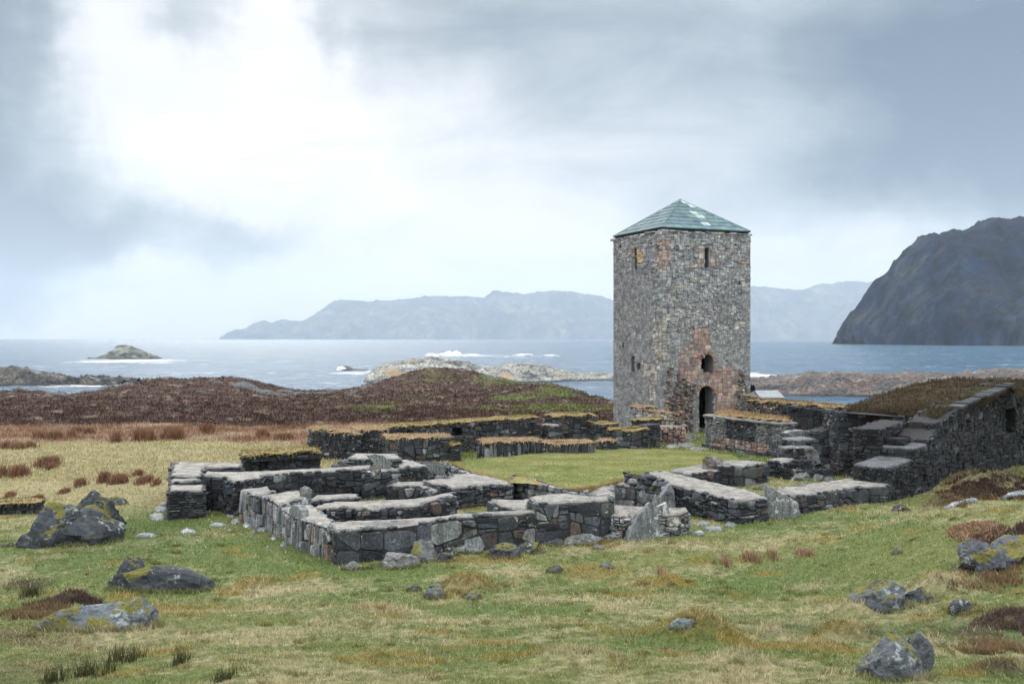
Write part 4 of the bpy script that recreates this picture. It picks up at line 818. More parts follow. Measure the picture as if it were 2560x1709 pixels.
wall('ruin_wall', 'sloping wall head of smooth slabs right of the front corner of the lawn', 'stone wall', [[(1458, 1236, .66), (1530, 1240, .72), (1532, 1205, .72), (1500, 1212, .8)]], 'big', pal='light', seed=43, smat=M['slab'])
wall('ruin_wall', 'low wall stub behind the big leaning triangular slab', 'stone wall', [[(1530, 1262, .78), (1600, 1268, .74), (1715, 1270, .70), (1722, 1276, .66), (1700, 1284, .66), (1560, 1290, .68), (1532, 1288, .70)]], 'slab', pal='light', seed=44, smat=M['slab'])

# big dark building on the right
A0 = Vector((13.6, 36.2, 0)); DV = Vector((.687, .727, 0)); NB = Vector((-.727, .687, 0))
def ow(s0, s1, za, zb_=None, th=1.2, off=0.):
    zb_ = za if zb_ is None else zb_; p, q = A0 + DV * s0 + NB * off, A0 + DV * s1 + NB * off
    return [(p.x, p.y, za), (q.x, q.y, zb_), (q.x + NB.x * th, q.y + NB.y * th, zb_), (p.x + NB.x * th, p.y + NB.y * th, za)]
bld = wall('ruined_building', 'large dark stone building at the right with a gable, turf roof and small square window', 'building',
     [{'p': ow(.4, 2.7, 1.28, 1.42, th=1.4), 'cap': 'slabcap', 'style': 'rubble'}, {'p': ow(2.55, 4.0, 1.8, 1.86, th=1.4), 'cap': 'slabcap'}, {'p': ow(3.9, 5.0, 2.0, 2.45, th=1.4)},
      {'p': ow(2.9, 4.0, 2.12, 2.08, th=.6, off=.7), 'style': 'big'}, {'p': ow(2.4, 5.0, 2.45, 2.65, th=1.0, off=1.3), 'style': 'slab'},
      {'p': ow(4.9, 7.1, 2.62, 3.05)}, {'p': ow(7.1, 13.2, 3.05, 3.78)}, {'p': ow(13.2, 14.7, 1.6)}, {'p': ow(13.2, 14.7, 3.85, 3.95), 'z0': 2.75}, {'p': ow(14.7, 20, 3.95, 2.7)}, {'p': ow(13.0, 15.0, 3.6, th=.3, off=.9)},
      {'p': [tuple(P(2098, 1030, 2.8)), tuple(P(2180, 1030, 2.78)), tuple(P(2262, 1042, 2.7)), tuple(P(2262, 1042, 2.7) + E2 * 1.2), tuple(P(2106, 1026, 2.8) + E2 * 1.2)], 'cap': None, 'style': 'slab', 'pal': 'ruin'},
      {'p': [tuple(P(2098, 1030, 2.2)), tuple(P(2106, 1026, 2.2) + E2 * 5), tuple(P(2120, 1026, 2.2) + E2 * 5), tuple(P(2112, 1030, 2.2))], 'style': 'big'}], 'slab', pal='black', cap=None, seed=50, capt=.07, smat=M['dark_stone'], capmat=M['stone'], capc=(.085, .095, .105))
rp = [(2118, 1024, 2.85), (2200, 1028, 2.85), (2285, 1042, 2.7), (2340, 1034, 2.95), (2392, 1018, 3.1), (2460, 990, 3.5), (2528, 961, 3.88), (2560, 974, 3.75), (2650, 1000, 3.2), (2650, 985, 3.5), (2545, 956, 3.95), (2500, 951, 3.9), (2430, 948, 3.75), (2330, 957, 3.5), (2267, 968, 3.3), (2198, 990, 3.1), (2150, 1010, 2.9)]
bm = bmesh.new(); RP = [P(*q) for q in rp]; vs = [bm.verts.new(q) for q in RP]; f = bm.faces.new(vs)
bmesh.ops.triangulate(bm, faces=bm.faces[:], ngon_method='BEAUTY'); bmesh.ops.subdivide_edges(bm, edges=bm.edges[:], cuts=15, use_grid_fill=True)
for v in bm.verts: v.co.z += noise.fractal(Vector((v.co.x * .9, v.co.y * .9, 3)), .7, 2, 5) * .16 + abs(noise.fractal(Vector((v.co.x * 3, v.co.y * 3, 3)), .7, 2, 3)) * .07
ROOFV = [(v.co.x, v.co.y, v.co.z) for v in bm.verts]
ex = bmesh.ops.extrude_edge_only(bm, edges=[e for e in bm.edges if e.is_boundary])
for v in [g for g in ex['geom'] if isinstance(g, bmesh.types.BMVert)]: v.co.z -= .35
bmesh.ops.recalc_face_normals(bm, faces=bm.faces)
me = bpy.data.meshes.new('turf_roof'); 
for v in bm.verts: v.co -= bld.location
bm.to_mesh(me); bm.free(); me.materials.append(M['heathturf']); o = bpy.data.objects.new('turf_roof', me); col.objects.link(o); o.parent = bld
r_ = random.Random(5); pts = [r_.choice(ROOFV) for _ in range(9000)]; mb = MB(); blades(mb, [(x + r_.uniform(-.2, .2), y + r_.uniform(-.2, .2), z) for x, y, z in pts], r_, .16, (.055, .040, .032), (.10, .085, .04), .03, .8)
g_ = mb.build('grass', M['blade']); g_.location = Vector(g_.location) - bld.location; g_.parent = o
mb = MB(); a, b = P(2392, 1020, 3.1), P(2530, 962, 3.95)   # flat coping stones up the gable edge
for i in range(11):
    p = a.lerp(b, i / 11) + NB * .0; q = a.lerp(b, (i + 1.1) / 11); nn = Vector((0, 0, .1))
    w2 = NB * r_.uniform(.2, .4); p = p + Vector((0, 0, r_.uniform(-.05, .05))); q = q - (q - p) * r_.uniform(.0, .2); mb.add([p - w2 * .6, q - w2 * .6, q + w2, p + w2, p - w2 * .6 + nn, q - w2 * .6 + nn * .9, q + w2 + nn, p + w2 + nn * 1.1], [(3, 2, 1, 0), (4, 5, 6, 7), (0, 1, 5, 4), (1, 2, 6, 5), (2, 3, 7, 6), (3, 0, 4, 7)], pick('dark', r_))
mb.build('coping', M['stone'], bld)
r_ = random.Random(6)

# ------------------------------------------------------------ the tower
def grey(c, f, m_=(.225, .240, .250)): return tuple(a_ * (1 - f) + b_ * f * (.55 + .45 * (sum(c) / 3) / .23) for a_, b_ in zip(c, m_))
TZ = 12.72; TC = Vector((9.42, 62.5, 0)); LR, LL = 6.7, 6.3
t_ = thing('tower', 'tall square grey stone tower with a green slate pyramid roof and dark round arched doorway', 'tower', (TC.x, TC.y, 0))
def onface(org, dirv, px, py):
    nn = Vector((dirv.y, -dirv.x, 0)); d_ = Vector(((px - CX) / F, 1, -(py - CY) / F)); o_ = Vector((0, 0, EYE)); t = (org - o_).dot(nn) / d_.dot(nn); q = o_ + d_ * t
    return ((q - org).dot(dirv), q.z)
c0, c1 = TC, TC + E1 * LR; c3 = TC + E2 * LL; c2 = c1 + E2 * LL
def arch(s0, s1, zb_, zt_, n=8):
    r_ = (s1 - s0) / 2; o_ = [(s0, zb_), (s1, zb_), (s1, zt_ - r_)]
    for i in range(1, n): an = math.pi * i / n; o_.append(((s0 + s1) / 2 + r_ * math.cos(an), zt_ - r_ + r_ * math.sin(an)))
    return o_ + [(s0, zt_ - r_)]
def pa(org, dv, x0, x1, ytop, ybot): 
    a, b = onface(org, dv, x0, ybot), onface(org, dv, x1, ybot); tt = onface(org, dv, (x0 + x1) / 2, ytop); s0, s1 = sorted((a[0], b[0])); return s0, s1, min(a[1], b[1]), tt[1]
stone_mb = MB(); core_mb = MB(); rr_ = random.Random(77)
RB, LB = (c0, E1), (c3, -E2)      # right face runs c0->c1, left face runs c3->c0
def poly_on(fc, pts): return [onface(fc[0], fc[1], *q) for q in pts]
def s1(pl): return pl
openR = [('arch',) + pa(*RB, 1747, 1784, 964, 1090), ('arch',) + pa(*RB, 1753, 1782, 886, 932), ('arch',) + pa(*RB, 1760, 1775, 616, 671)] + [('sq',) + pa(*RB, *q) for q in [(1836, 1841, 607, 616), (1847, 1852, 703, 711), (1690, 1694, 700, 706), (1814, 1818, 899, 903), (1732, 1736, 820, 834), (1760, 1765, 820, 836)]]
openL = [('arch',) + pa(*LB, 1582, 1593, 617, 676), ('arch',) + pa(*LB, 1579, 1587, 889, 928)] + [('sq',) + pa(*LB, *q) for q in [(1550, 1554, 613, 619), (1626, 1631, 602, 609), (1593, 1601, 907, 922), (1556, 1560, 856, 868)]]
opens = {'R': openR, 'L': openL}
zone = {
 'R': [('pink', 'block', [(1730, 815), (1770, 815), (1778, 860), (1775, 900), (1800, 915), (1850, 925), (1852, 985), (1845, 1100), (1790, 1100), (1786, 960), (1745, 950), (1730, 960), (1700, 940), (1697, 905), (1705, 880), (1730, 850)]),
       ('scar', 'rubble', [(1697, 925), (1735, 950), (1728, 1100), (1690, 1110), (1672, 1080), (1680, 1000)]), ('scar', 'rubble', [(1840, 935), (1858, 935), (1868, 990), (1868, 1100), (1830, 1100), (1835, 980)]),
       ('pink', 'block', [(1655, 598), (1680, 600), (1678, 625), (1672, 672), (1655, 674)]), ('tan', 'block', [(1655, 765), (1672, 765), (1672, 905), (1655, 905)]), ('pink', 'block', [(1741, 625), (1758, 612), (1778, 612), (1794, 640), (1790, 672), (1776, 672), (1776, 620), (1759, 620), (1759, 672), (1744, 672)]),
       ('pink', 'block', [(1862, 615), (1873, 615), (1873, 664), (1845, 664), (1845, 652), (1862, 650)]), ('tan', 'block', [(1838, 800), (1860, 800), (1860, 820), (1838, 820)]),
       ('towerc', 'towerc', [(1655, 560), (1875, 560), (1875, 690), (1850, 740), (1850, 820), (1795, 828), (1740, 812), (1700, 830), (1655, 830)])],
 'L': [('pink', 'block', [(1655, 598), (1646, 600), (1643, 640), (1648, 672), (1655, 674)]), ('ochre', 'block', [(1594, 625), (1606, 625), (1606, 662), (1594, 662)]), ('ochre', 'block', [(1524, 615), (1540, 620), (1540, 632), (1524, 632)]), ('pink', 'block', [(1570, 630), (1581, 610), (1596, 612), (1594, 620), (1582, 620), (1582, 640)]),
       ('tan', 'block', [(1634, 800), (1655, 800), (1655, 910), (1640, 940), (1640, 1010), (1622, 1010), (1622, 950), (1602, 925), (1602, 907), (1640, 905)]),
       ('towerc', 'towerc', [(1520, 560), (1655, 560), (1655, 800), (1640, 800), (1625, 700), (1600, 665), (1524, 640)])]}
for key, (org, dv), L in (('R', RB, LR), ('L', LB, LL), ('B', (c1, E2), LL), ('K', (c2, -E1), LR)):
    nn = Vector((dv.y, -dv.x, 0)); ops = opens.get(key, [])
    def fm(s, t, n, org=org, dv=dv, nn=nn): q = org + dv * s + nn * n; return (q.x, q.y, t)
    holes = []
    for kd, s0, s1_, zb_, zt_ in ops: holes.append(arch(s0, s1_, max(zb_, -.2), zt_) if kd == 'arch' else [(s0, zb_), (s1_, zb_), (s1_, zt_), (s0, zt_)])
    outer = [(0, -.5), (L, -.5), (L, TZ), (0, TZ)]; loops = [outer] + [hh[::-1] for hh in holes]; flatv = [q for lp in loops for q in lp]
    tr = tessellate_polygon([[Vector((q[0], q[1], 0)) for q in lp] for lp in loops])
    V_ = [fm(q[0], q[1], 0) for q in flatv]; F_ = []
    for q in tr:
        A_ = (flatv[q[1]][0] - flatv[q[0]][0]) * (flatv[q[2]][1] - flatv[q[0]][1]) - (flatv[q[1]][1] - flatv[q[0]][1]) * (flatv[q[2]][0] - flatv[q[0]][0]); F_.append(tuple(q) if A_ > 0 else tuple(q)[::-1])
    core_mb.add(V_, F_, (.1, .1, .1))
    for hh, op in zip(holes, ops):   # reveals
        dp = .95 if op[0] == 'arch' else .3; n = len(hh)
        core_mb.add([fm(q[0], q[1], .03) for q in hh] + [fm(q[0], q[1], -dp) for q in hh], [(i, n + i, n + (i + 1) % n, (i + 1) % n) for i in range(n)], (.1, .1, .1))
        if op[0] == 'sq': core_mb.add([fm(q[0], q[1], -dp) for q in hh], [tuple(range(n))], (.02, .02, .02))
    zp = [(p_, s_, poly_on((org, dv), pts)) for p_, s_, pts in zone.get(key, [])]
    def which(x, y):
        for i, (p_, s_, pl) in enumerate(zp):
            if inpoly(x, y, pl): return i
        return -1
    todo = [(-1, 'towerf' if zp else 'course', 'towerf')] + [(i, s_, p_) for i, (p_, s_, _) in enumerate(zp)]
    for zi, sty, pal in todo:
        for p in cells(L, TZ + .2, sty, rr_, 0, -.2):
            cx = sum(q[0] for q in p) / len(p); cy = sum(q[1] for q in p) / len(p)
            if which(cx, cy) != zi: continue
            if any(s0 - .03 < cx < s1_ + .03 and zb_ < cy < zt_ and inpoly(cx, cy, hh) or any(inpoly(q[0], q[1], hh) for q in p) for (kd, s0, s1_, zb_, zt_), hh in zip(ops, holes)):
                if any(inpoly(cx, cy, hh) for hh in holes): continue
                pr_ = .015
            else: pr_ = None
            pl_ = 'tower' if pal == 'towerc' else pal
            o_ = {'towerf': .018, 'towerc': .06, 'block': .05, 'rubble': .14, 'course': .03}[sty]
            if key == 'R' and zi in (0,): o_ = .02
            if pr_: o_ = pr_
            stone(stone_mb, p, fm, rr_, grey(pick(pl_, rr_), .5 if sty in ('towerf', 'towerc') else (.45 if zi > 2 else .1)), o_, .007 if sty != 'block' else .012, .010)
# voussoirs over door and upper arch
for (kd, s0, s1_, zb_, zt_) in openR[:2]:
    rad_ = (s1_ - s0) / 2; cx = (s0 + s1_) / 2; cz = zt_ - rad_; nn = Vector((E1.y, -E1.x, 0))
    for i in range(11):
        a1, a2 = math.pi * i / 11 + .03, math.pi * (i + 1) / 11 - .03; w_ = rr_.uniform(.22, .32)
        pl = [(cx + rad_ * math.cos(a1), cz + rad_ * math.sin(a1)), (cx + (rad_ + w_) * math.cos(a1), cz + (rad_ + w_) * math.sin(a1)), (cx + (rad_ + w_) * math.cos(a2), cz + (rad_ + w_) * math.sin(a2)), (cx + rad_ * math.cos(a2), cz + rad_ * math.sin(a2))]
        stone(stone_mb, pl, lambda s, t, n: tuple((lambda q: (q.x, q.y, t))(c0 + E1 * s + nn * n)), rr_, pick('pink', rr_), .10, .008, .01)
# broken wall stumps projecting from the tower corner and beside the door
for s0, s1_, zt_, dp in [(.25, .6, 4.1, .35), (.5, 1.0, 2.6, .5), (.9, 1.35, 1.6, .4), (5.5, 5.95, 3.6, .3)]:
    nn = Vector((E1.y, -E1.x, 0)); z = 0
    while z < zt_:
        w_ = rr_.uniform(.18, .4); hh = rr_.uniform(.1, .22); s = rr_.uniform(s0 - .15, s1_ - .05); dd = dp * rr_.uniform(.3, 1) * (1 - .6 * z / zt_); z += hh * .55
        pl = [(s, z), (s + w_, z + rr_.uniform(-.03, .03)), (s + w_ * rr_.uniform(.8, 1), z + hh), (s + rr_.uniform(0, .05), z + hh)]
        stone(stone_mb, pl, lambda s, t, n: tuple((lambda q: (q.x, q.y, t))(c0 + E1 * s + nn * n)), rr_, pick('scar', rr_), dd, .004, .02, .1)
stone_mb.build('stonework', M['tower'], t_); core_mb.build('tower_core', M['tcore'], t_)
# inner dark floor and eaves course
mb = MB(); mb.add([fmq for fmq in [(c0 + (c2 - c0) * .02), c1 + (c3 - c1) * .02, c2 + (c0 - c2) * .02, c3 + (c1 - c3) * .02]], [(0, 1, 2, 3)], (.05, .05, .05)); mb.v = [(x, y, TZ - .05) for x, y, z in mb.v]
mb.build('ceiling_slab', M['tcore'], t_); mb = MB(); mb.add([(q.x, q.y, .15) for q in (c0 + (c2 - c0) * .01, c1 + (c3 - c1) * .01, c2 + (c0 - c2) * .01, c3 + (c1 - c3) * .01)], [(0, 1, 2, 3)], (.05, .05, .05)); mb.build('floor_slab', M['tcore'], t_)
mb = MB()
for org, dv, L in ((c0, E1, LR), (c3, -E2, LL), (c1, E2, LL), (c2, -E1, LR)):
    s = -.02; nn = Vector((dv.y, -dv.x, 0))
    while s < L - .3:
        w_ = rr_.uniform(.25, .6); zz = TZ + rr_.uniform(-.05, .03); th = rr_.uniform(.07, .13); oo = rr_.uniform(.05, .20)
        P8 = [org + dv * s_ + nn * n_ + Vector((0, 0, z_)) for z_ in (zz, zz + th) for s_, n_ in ((s, oo), (s + w_ - .02, oo * rr_.uniform(.7, 1.1)), (s + w_ - .02, -.5), (s, -.5))]
        mb.add(P8, [(3, 2, 1, 0), (4, 5, 6, 7), (0, 1, 5, 4), (1, 2, 6, 5), (2, 3, 7, 6), (3, 0, 4, 7)], pick('towerf', rr_)); s += w_
mb.build('eaves_course', M['tower'], t_)
# window frames (pale stone edge)
# roof
ap = (c0 + c2) / 2; ap.z = 15.26; zr = 12.93; ov = -.10
ctr = (c0 + c2) / 2; rc = [ctr + (c - ctr) * (1 + ov * 0 + .005) for c in (c0, c1, c2, c3)]
mb = MB(); mb.add([(q.x, q.y, zr - .0) for q in rc] + [(q.x, q.y, zr + .05) for q in rc] + [(ap.x, ap.y, ap.z - .05)], [(3, 2, 1, 0), (0, 1, 5, 4), (1, 2, 6, 5), (2, 3, 7, 6), (3, 0, 4, 7), (4, 5, 8), (5, 6, 8), (6, 7, 8), (7, 4, 8)], (.03, .04, .045))
mb.add([(ctr + (q - ctr) * .97).to_tuple()[:2] + (zr - .18,) for q in rc] + [(ctr + (q - ctr) * .97).to_tuple()[:2] + (zr,) for q in rc], [(0, 1, 5, 4), (1, 2, 6, 5), (2, 3, 7, 6), (3, 0, 4, 7)], (.02, .02, .02))
m, k = mat('roof_deck'); fin(k, (.02, .025, .028), .8); M['deck'] = m
m, k = mat('green_slate'); c = attr(k); p = k.pos; n = k.noise(p, 3, 6, .65); n2 = k.noise(p, 22, 4, .7)
c = k.mix(1, c, k.ramp(n, [(.3, .75), (.7, 1.3)]), 'MULTIPLY'); c = k.mix(k.rng(n2, .55, .75, 0, .35), c, (.26, .34, .32)); fin(k, c, .75, k.bump(n2, .4, .01), .12); M['slate'] = m
roof = mb.build('roof', M['deck'], t_)
mb = MB(); NR = 8
for fi in range(4):
    a, b = rc[fi].copy(), rc[(fi + 1) % 4].copy(); a.z = b.z = zr + .06; up_ = ap - (a + b) / 2; e = (b - a); L = e.length; e.normalize(); H_ = up_.length; upn = up_.normalized(); nr = e.cross(upn).normalized()
    if nr.z < 0: nr = -nr
    streak = rr_.uniform(.50, .58)
    for j in range(NR):
        t0_, t1_ = j / NR, min(1, (j + 1.12) / NR); s = -rr_.uniform(0, .5)
        while s < L:
            w_ = rr_.uniform(.52, .66) ; sa, sb = s + .006, s + w_ - .006; s += w_
            def cl(v, t): lo, hi = L / 2 * t, L - L / 2 * t; return min(max(v, lo), hi)
            if sb < L / 2 * t0_ or sa > L - L / 2 * t0_: continue
            q = [(cl(sa, t0_), t0_), (cl(sb, t0_), t0_), (cl(sb, t1_), t1_), (cl(sa, t1_), t1_)]
            if q[1][0] - q[0][0] < .02: continue
            lift0, lift1 = .034 + rr_.uniform(0, .012), .008
            base = [a + e * s_ + upn * (t * H_ * 1.0) for s_, t in q]; top = [bq + nr * (lift0 if i < 2 else lift1) for i, bq in enumerate(base)]
            cm_ = (q[0][0] + q[1][0]) / 2 / L; f_ = rr_.uniform(.85, 1.15); cc_ = (.105 * f_, .165 * f_, .190 * f_) if rr_.random() < .75 else (.13 * f_, .20 * f_, .21 * f_)
            if fi == 0 and abs(cm_ - (.54 + .04 * (1 - t0_))) < .038 and rr_.random() < .85: cc_ = (.34, .42, .40)
            if fi == 3: cc_ = tuple(v * .9 + .012 for v in cc_)
            mb.add(base + top, [(4, 5, 6, 7), (0, 1, 5, 4), (1, 2, 6, 5), (3, 0, 4, 7)], cc_)
mb.build('slates', M['slate'], roof)
mb = MB()
for fi in range(4):
    a = rc[fi].copy(); a.z = zr + .08; dv = (ap + Vector((0, 0, .03)) - a); n_ = 1; s_ = Vector((-dv.y, dv.x, 0)).normalized() * .035
    mb.add([a - s_, a + s_, ap + s_ * .5 + Vector((0, 0, .05)), ap - s_ * .5 + Vector((0, 0, .05)), a + Vector((0, 0, .045)), ap + Vector((0, 0, .09))], [(0, 1, 4), (1, 2, 5, 4), (3, 0, 4, 5)], (.14, .19, .20))
mb.build('hip_flashing', M['slate'], roof)
for nm, kk in (('window', openL[0]), ('window', openR[2])):
    fc = LB if kk is openL[0] else RB; nn = Vector((fc[1].y, -fc[1].x, 0)); _, s0, s1_, zb_, zt_ = kk; A = arch(s0, s1_, zb_, zt_); B = arch(s0 + .045, s1_ - .045, zb_ + .05, zt_ - .045); n = len(A)
    q = lambda s, t, d_: tuple((fc[0] + fc[1] * s + nn * d_)[:2]) + (t,)
    mb = MB(); mb.add([q(*a_, .0) for a_ in A] + [q(*b_, .0) for b_ in B] + [q(*b_, -.15) for b_ in B], [(i, (i + 1) % n, n + (i + 1) % n, n + i) for i in range(n)] + [(n + i, n + (i + 1) % n, 2 * n + (i + 1) % n, 2 * n + i) for i in range(n)], (.30, .31, .33)); mb.build('window_surround', M['tower'], t_)
# ------------------------------------------------------------ standing and leaning slabs
plate('leaning_slab', 'big lichen spotted triangular slab leaning against the wall stub at front centre', 'stone slab', [(1569, 1354), (1578, 1322), (1604, 1287), (1632, 1256), (1650, 1267), (1675, 1255), (1683, 1290), (1687, 1321), (1683, 1336), (1601, 1353)], .16, 1, base=[(1569, 1354), (1687, 1338)], tiltback=.12)
plate('leaning_slab', 'slanting white spotted slab standing at the layered corner of the diagonal wall', 'stone slab', [(1921, 1302), (1912, 1245), (1917, 1213), (1930, 1217), (1960, 1236), (1998, 1256), (2003, 1285), (1998, 1298)], .18, 2, base=[(1921, 1302), (1998, 1299)], tiltback=.05)
plate('leaning_slab', 'narrow tapering slab rising behind the big triangular slab', 'stone slab', [(1650, 1272), (1652, 1245), (1668, 1218), (1677, 1209), (1686, 1225), (1690, 1268)], .22, 3, base=[(1640, 1290), (1720, 1283)])
plate('leaning_slab', 'smooth tilted slab perched on the end of the long cross wall', 'stone slab', [(917, 1137), (938, 1134), (958, 1138), (982, 1158), (972, 1176), (946, 1166), (930, 1152)], .3, 4, base=[(905, 1244), (1000, 1238)], c=(.17, .19, .19))
plate('standing_slab', 'pointed upright slab standing out of the west wall', 'stone slab', [(729, 1322), (722, 1272), (733, 1261), (744, 1264), (751, 1275), (749, 1325)], .25, 5, base=[(700, 1345), (764, 1376)], c=(.19, .21, .215))
plate('standing_slab', 'pale double slab standing proud in the west wall near its middle', 'stone slab', [(633, 1312), (634, 1243), (640, 1236), (655, 1239), (660, 1250), (659, 1316)], .25, 6, base=[(612, 1300), (680, 1332)], c=(.24, .26, .265))
plate('leaning_slab', 'triangular spotted slab set in the face of the second cross wall', 'stone slab', [(1030, 1296), (1064, 1262), (1088, 1246), (1104, 1262), (1122, 1288), (1118, 1296)], .14, 7, base=[(1020, 1328), (1150, 1312)])
plate('leaning_slab', 'broad smooth slab filling the near face of the thick wall right of the lawn', 'stone slab', [(1813, 1208), (1802, 1166), (1806, 1160), (1846, 1157), (1850, 1164), (1859, 1201)], .2, 8, base=[(1813, 1212), (1859, 1206)], c=(.13, .15, .155), tiltback=.1)
plate('leaning_slab', 'small pale triangular slab leaning left of the broad smooth slab', 'stone slab', [(1776, 1199), (1776, 1176), (1786, 1178), (1812, 1210), (1790, 1208)], .12, 9, base=[(1776, 1212), (1812, 1212)], c=(.20, .22, .22))
plate('leaning_slab', 'long grey slab lying across the stepped rubble below the dark building', 'stone slab', [(1966, 1083), (1975, 1077), (2010, 1075), (2042, 1080), (2040, 1090), (2000, 1093), (1978, 1092)], .5, 10, base=[(1966, 1170), (2042, 1168)], c=(.19, .21, .22))
plate('leaning_slab', 'pale oblique slab set in the stepped rubble below the dark building', 'stone slab', [(2014, 1126), (2016, 1118), (2034, 1117), (2046, 1132), (2054, 1158), (2040, 1162), (2022, 1150)], .18, 11, base=[(1980, 1186), (2080, 1182)], c=(.21, .23, .235))
plate('leaning_slab', 'dark triangular slab propped inside the room behind the long cross wall end', 'stone slab', [(665, 1228), (680, 1208), (700, 1200), (715, 1208), (722, 1228)], .12, 12, base=[(655, 1234), (760, 1232)], c=(.09, .10, .11))
plate('leaning_slab', 'large pointed dark slab propped against the long cross wall behind the round stone', 'stone slab', [(735, 1225), (742, 1206), (754, 1198), (770, 1206), (800, 1238), (740, 1236)], .12, 13, base=[(700, 1247), (830, 1243)], c=(.10, .115, .125))
plate('leaning_slab', 'half buried rectangular slab leaning on the foreground wall among boulders', 'stone slab', [(1120, 1378), (1118, 1352), (1132, 1348), (1204, 1343), (1214, 1366), (1206, 1380)], .12, 14, base=[(1118, 1384), (1214, 1378)], c=(.15, .165, .17), tiltback=.35)

# extra low masonry filling the rooms
wall('ruin_wall', 'return wall with tall slabs at the right end of the long cross wall', 'stone wall', [ft([(908, 1178, 1.05), (1000, 1176, 1.0)], 1.2)], 'big', pal='ruin', seed=60)
wall('ruin_wall', 'short wall of two large smooth slabs between the rubble block and the lawn', 'stone wall', [ft([(1052, 1156, .82), (1110, 1158, .78)], .6)], 'big', pal='light', seed=61, cap=None)
wall('ruin_wall', 'sunken inner wall edge with large dark slabs in the room left of the broad platform', 'stone wall', [ft([(978, 1222, .5), (1072, 1222, .5)], .5)], 'big', pal='ruin', seed=62, cap=None)

# ------------------------------------------------------------ boulders
BG = 'boulders along the foot of the foreground wall'
rock('boulder', 'largest dark weathered boulder with a long low tail at the far left', 'boulder', 75, 268, 1256, 1362, 21, .8, rot=.1, facets=10, lumps=[(62, 190, 1262, 1362, -.5, .1), (42, 130, 1318, 1364, -.7, .25), (130, 262, 1250, 1330, .6)], rough=.2)
rock('boulder', 'small rounded moss covered boulder at the foot of the largest boulder', 'boulder', 192, 257, 1318, 1349, 22, .8)
rock('stone', 'small pale cracked stone right of the mossy boulder at far left', 'stone', 256, 292, 1330, 1350, 23, .8, mt='boulder_bare', c=(.2, .22, .235))
rock('boulder', 'dark boulder with moss in the grass behind the largest boulder', 'boulder', 257, 308, 1239, 1262, 24, .8)
rock('boulder', 'long low blue grey boulder edged with orange moss in the left foreground', 'boulder', 266, 505, 1409, 1480, 25, .45, rot=-.05, facets=8, lumps=[(268, 345, 1406, 1474, .1)], rough=.14, lean=-.12)
rock('stone', 'round pebble sized stone at the right tip of the long low boulder', 'stone', 500, 518, 1457, 1471, 26, .9, mt='boulder_bare')
rock('boulder', 'long wedge shaped rock tilting out of the grass at lower left', 'boulder', 90, 372, 1514, 1576, 27, .4, rot=.08, facets=8, lumps=[(270, 372, 1510, 1566, .1)], c=(.17, .20, .24), rough=.12, lean=.22)
rock('boulder', 'half buried pale lichen boulder touching the layered corner of the foreground wall', 'boulder', 953, 1042, 1370, 1421, 31, .7, 'boulder_bare', BG, c=(.20, .21, .21))
rock('boulder', 'bulky pale boulder with a yellow moss patch against the foreground wall', 'boulder', 1008, 1104, 1350, 1405, 32, .7, 'boulder_bare', BG, c=(.19, .20, .205), facets=7)
rock('boulder', 'small dark boulder left of the half buried rectangular slab', 'boulder', 1093, 1132, 1380, 1405, 33, .8, 'boulder', BG)
rock('boulder', 'small mossy boulder between the bulky boulder and the rectangular slab', 'boulder', 1118, 1146, 1368, 1390, 34, .8, 'boulder', BG)
rock('boulder', 'flat oval grey boulder in front of the rectangular slab', 'boulder', 1158, 1203, 1366, 1385, 35, .8, 'boulder_bare', BG, c=(.2, .22, .22))
rock('boulder', 'broad moss topped boulder in the middle of the row below the foreground wall', 'boulder', 1216, 1300, 1356, 1396, 36, .7, 'boulder', BG, facets=7)
rock('boulder', 'lower mossy blue green boulder right of the broad moss topped one', 'boulder', 1290, 1362, 1352, 1384, 37, .7, 'boulder', BG)
rock('boulder', 'small half sunk mossy stone left of the long flat boulder', 'boulder', 1370, 1420, 1348, 1366, 38, .8, 'boulder', BG)
rock('boulder', 'long flat pale boulder under the right end of the foreground wall', 'boulder', 1414, 1507, 1335, 1363, 39, .5, 'boulder_bare', BG, c=(.20, .215, .215), facets=6)
rock('boulder', 'small pale oval stone in the grass below the long flat boulder', 'boulder', 1484, 1511, 1359, 1374, 40, .8, 'boulder_bare', BG, c=(.22, .24, .24))
rock('boulder', 'low wedge of pale stone between the long flat boulder and the triangular slab', 'boulder', 1504, 1548, 1335, 1354, 41, .7, 'boulder_bare', BG, c=(.19, .2, .2))
rock('stone', 'flat pale stone lying at the foot of the layered corner of the foreground wall', 'stone', 852, 904, 1402, 1425, 42, .7, 'boulder_bare', BG, c=(.2, .22, .225))
rock('stone', 'small dark stone between the corner stone and the pale lichen boulder', 'stone', 902, 930, 1408, 1423, 43, .8, 'boulder', BG)
for i, (x0_, x1_, y0_, y1_, z_, lb) in enumerate([(1545, 1580, 1300, 1334, .0, 'lower pale blocky stone in the pile left of the triangular slab'), (1550, 1590, 1288, 1308, .35, 'middle pale stone in the pile left of the triangular slab'), (1566, 1596, 1279, 1296, .6, 'topmost white rounded stone in the pile left of the triangular slab'), (1540, 1566, 1316, 1338, 0, 'leftmost stone in the pale pile left of the triangular slab')]):
    rock('stone', lb, 'stone', x0_, x1_, y0_, y1_, 50 + i, .7, 'boulder_bare', 'pale stones piled by the triangular slab', c=(.30, .31, .31), z=z_)
rock('stone', 'round grey stone lying on top of the west wall', 'stone', 745, 777, 1214, 1243, 55, .9, 'boulder_bare', z=1.0, c=(.21, .23, .23), facets=6)
rock('stone', 'squarish grey block under the tilted slab on the long cross wall', 'stone', 926, 950, 1154, 1180, 56, .9, 'boulder_bare', z=1.12, c=(.17, .18, .18), facets=6)
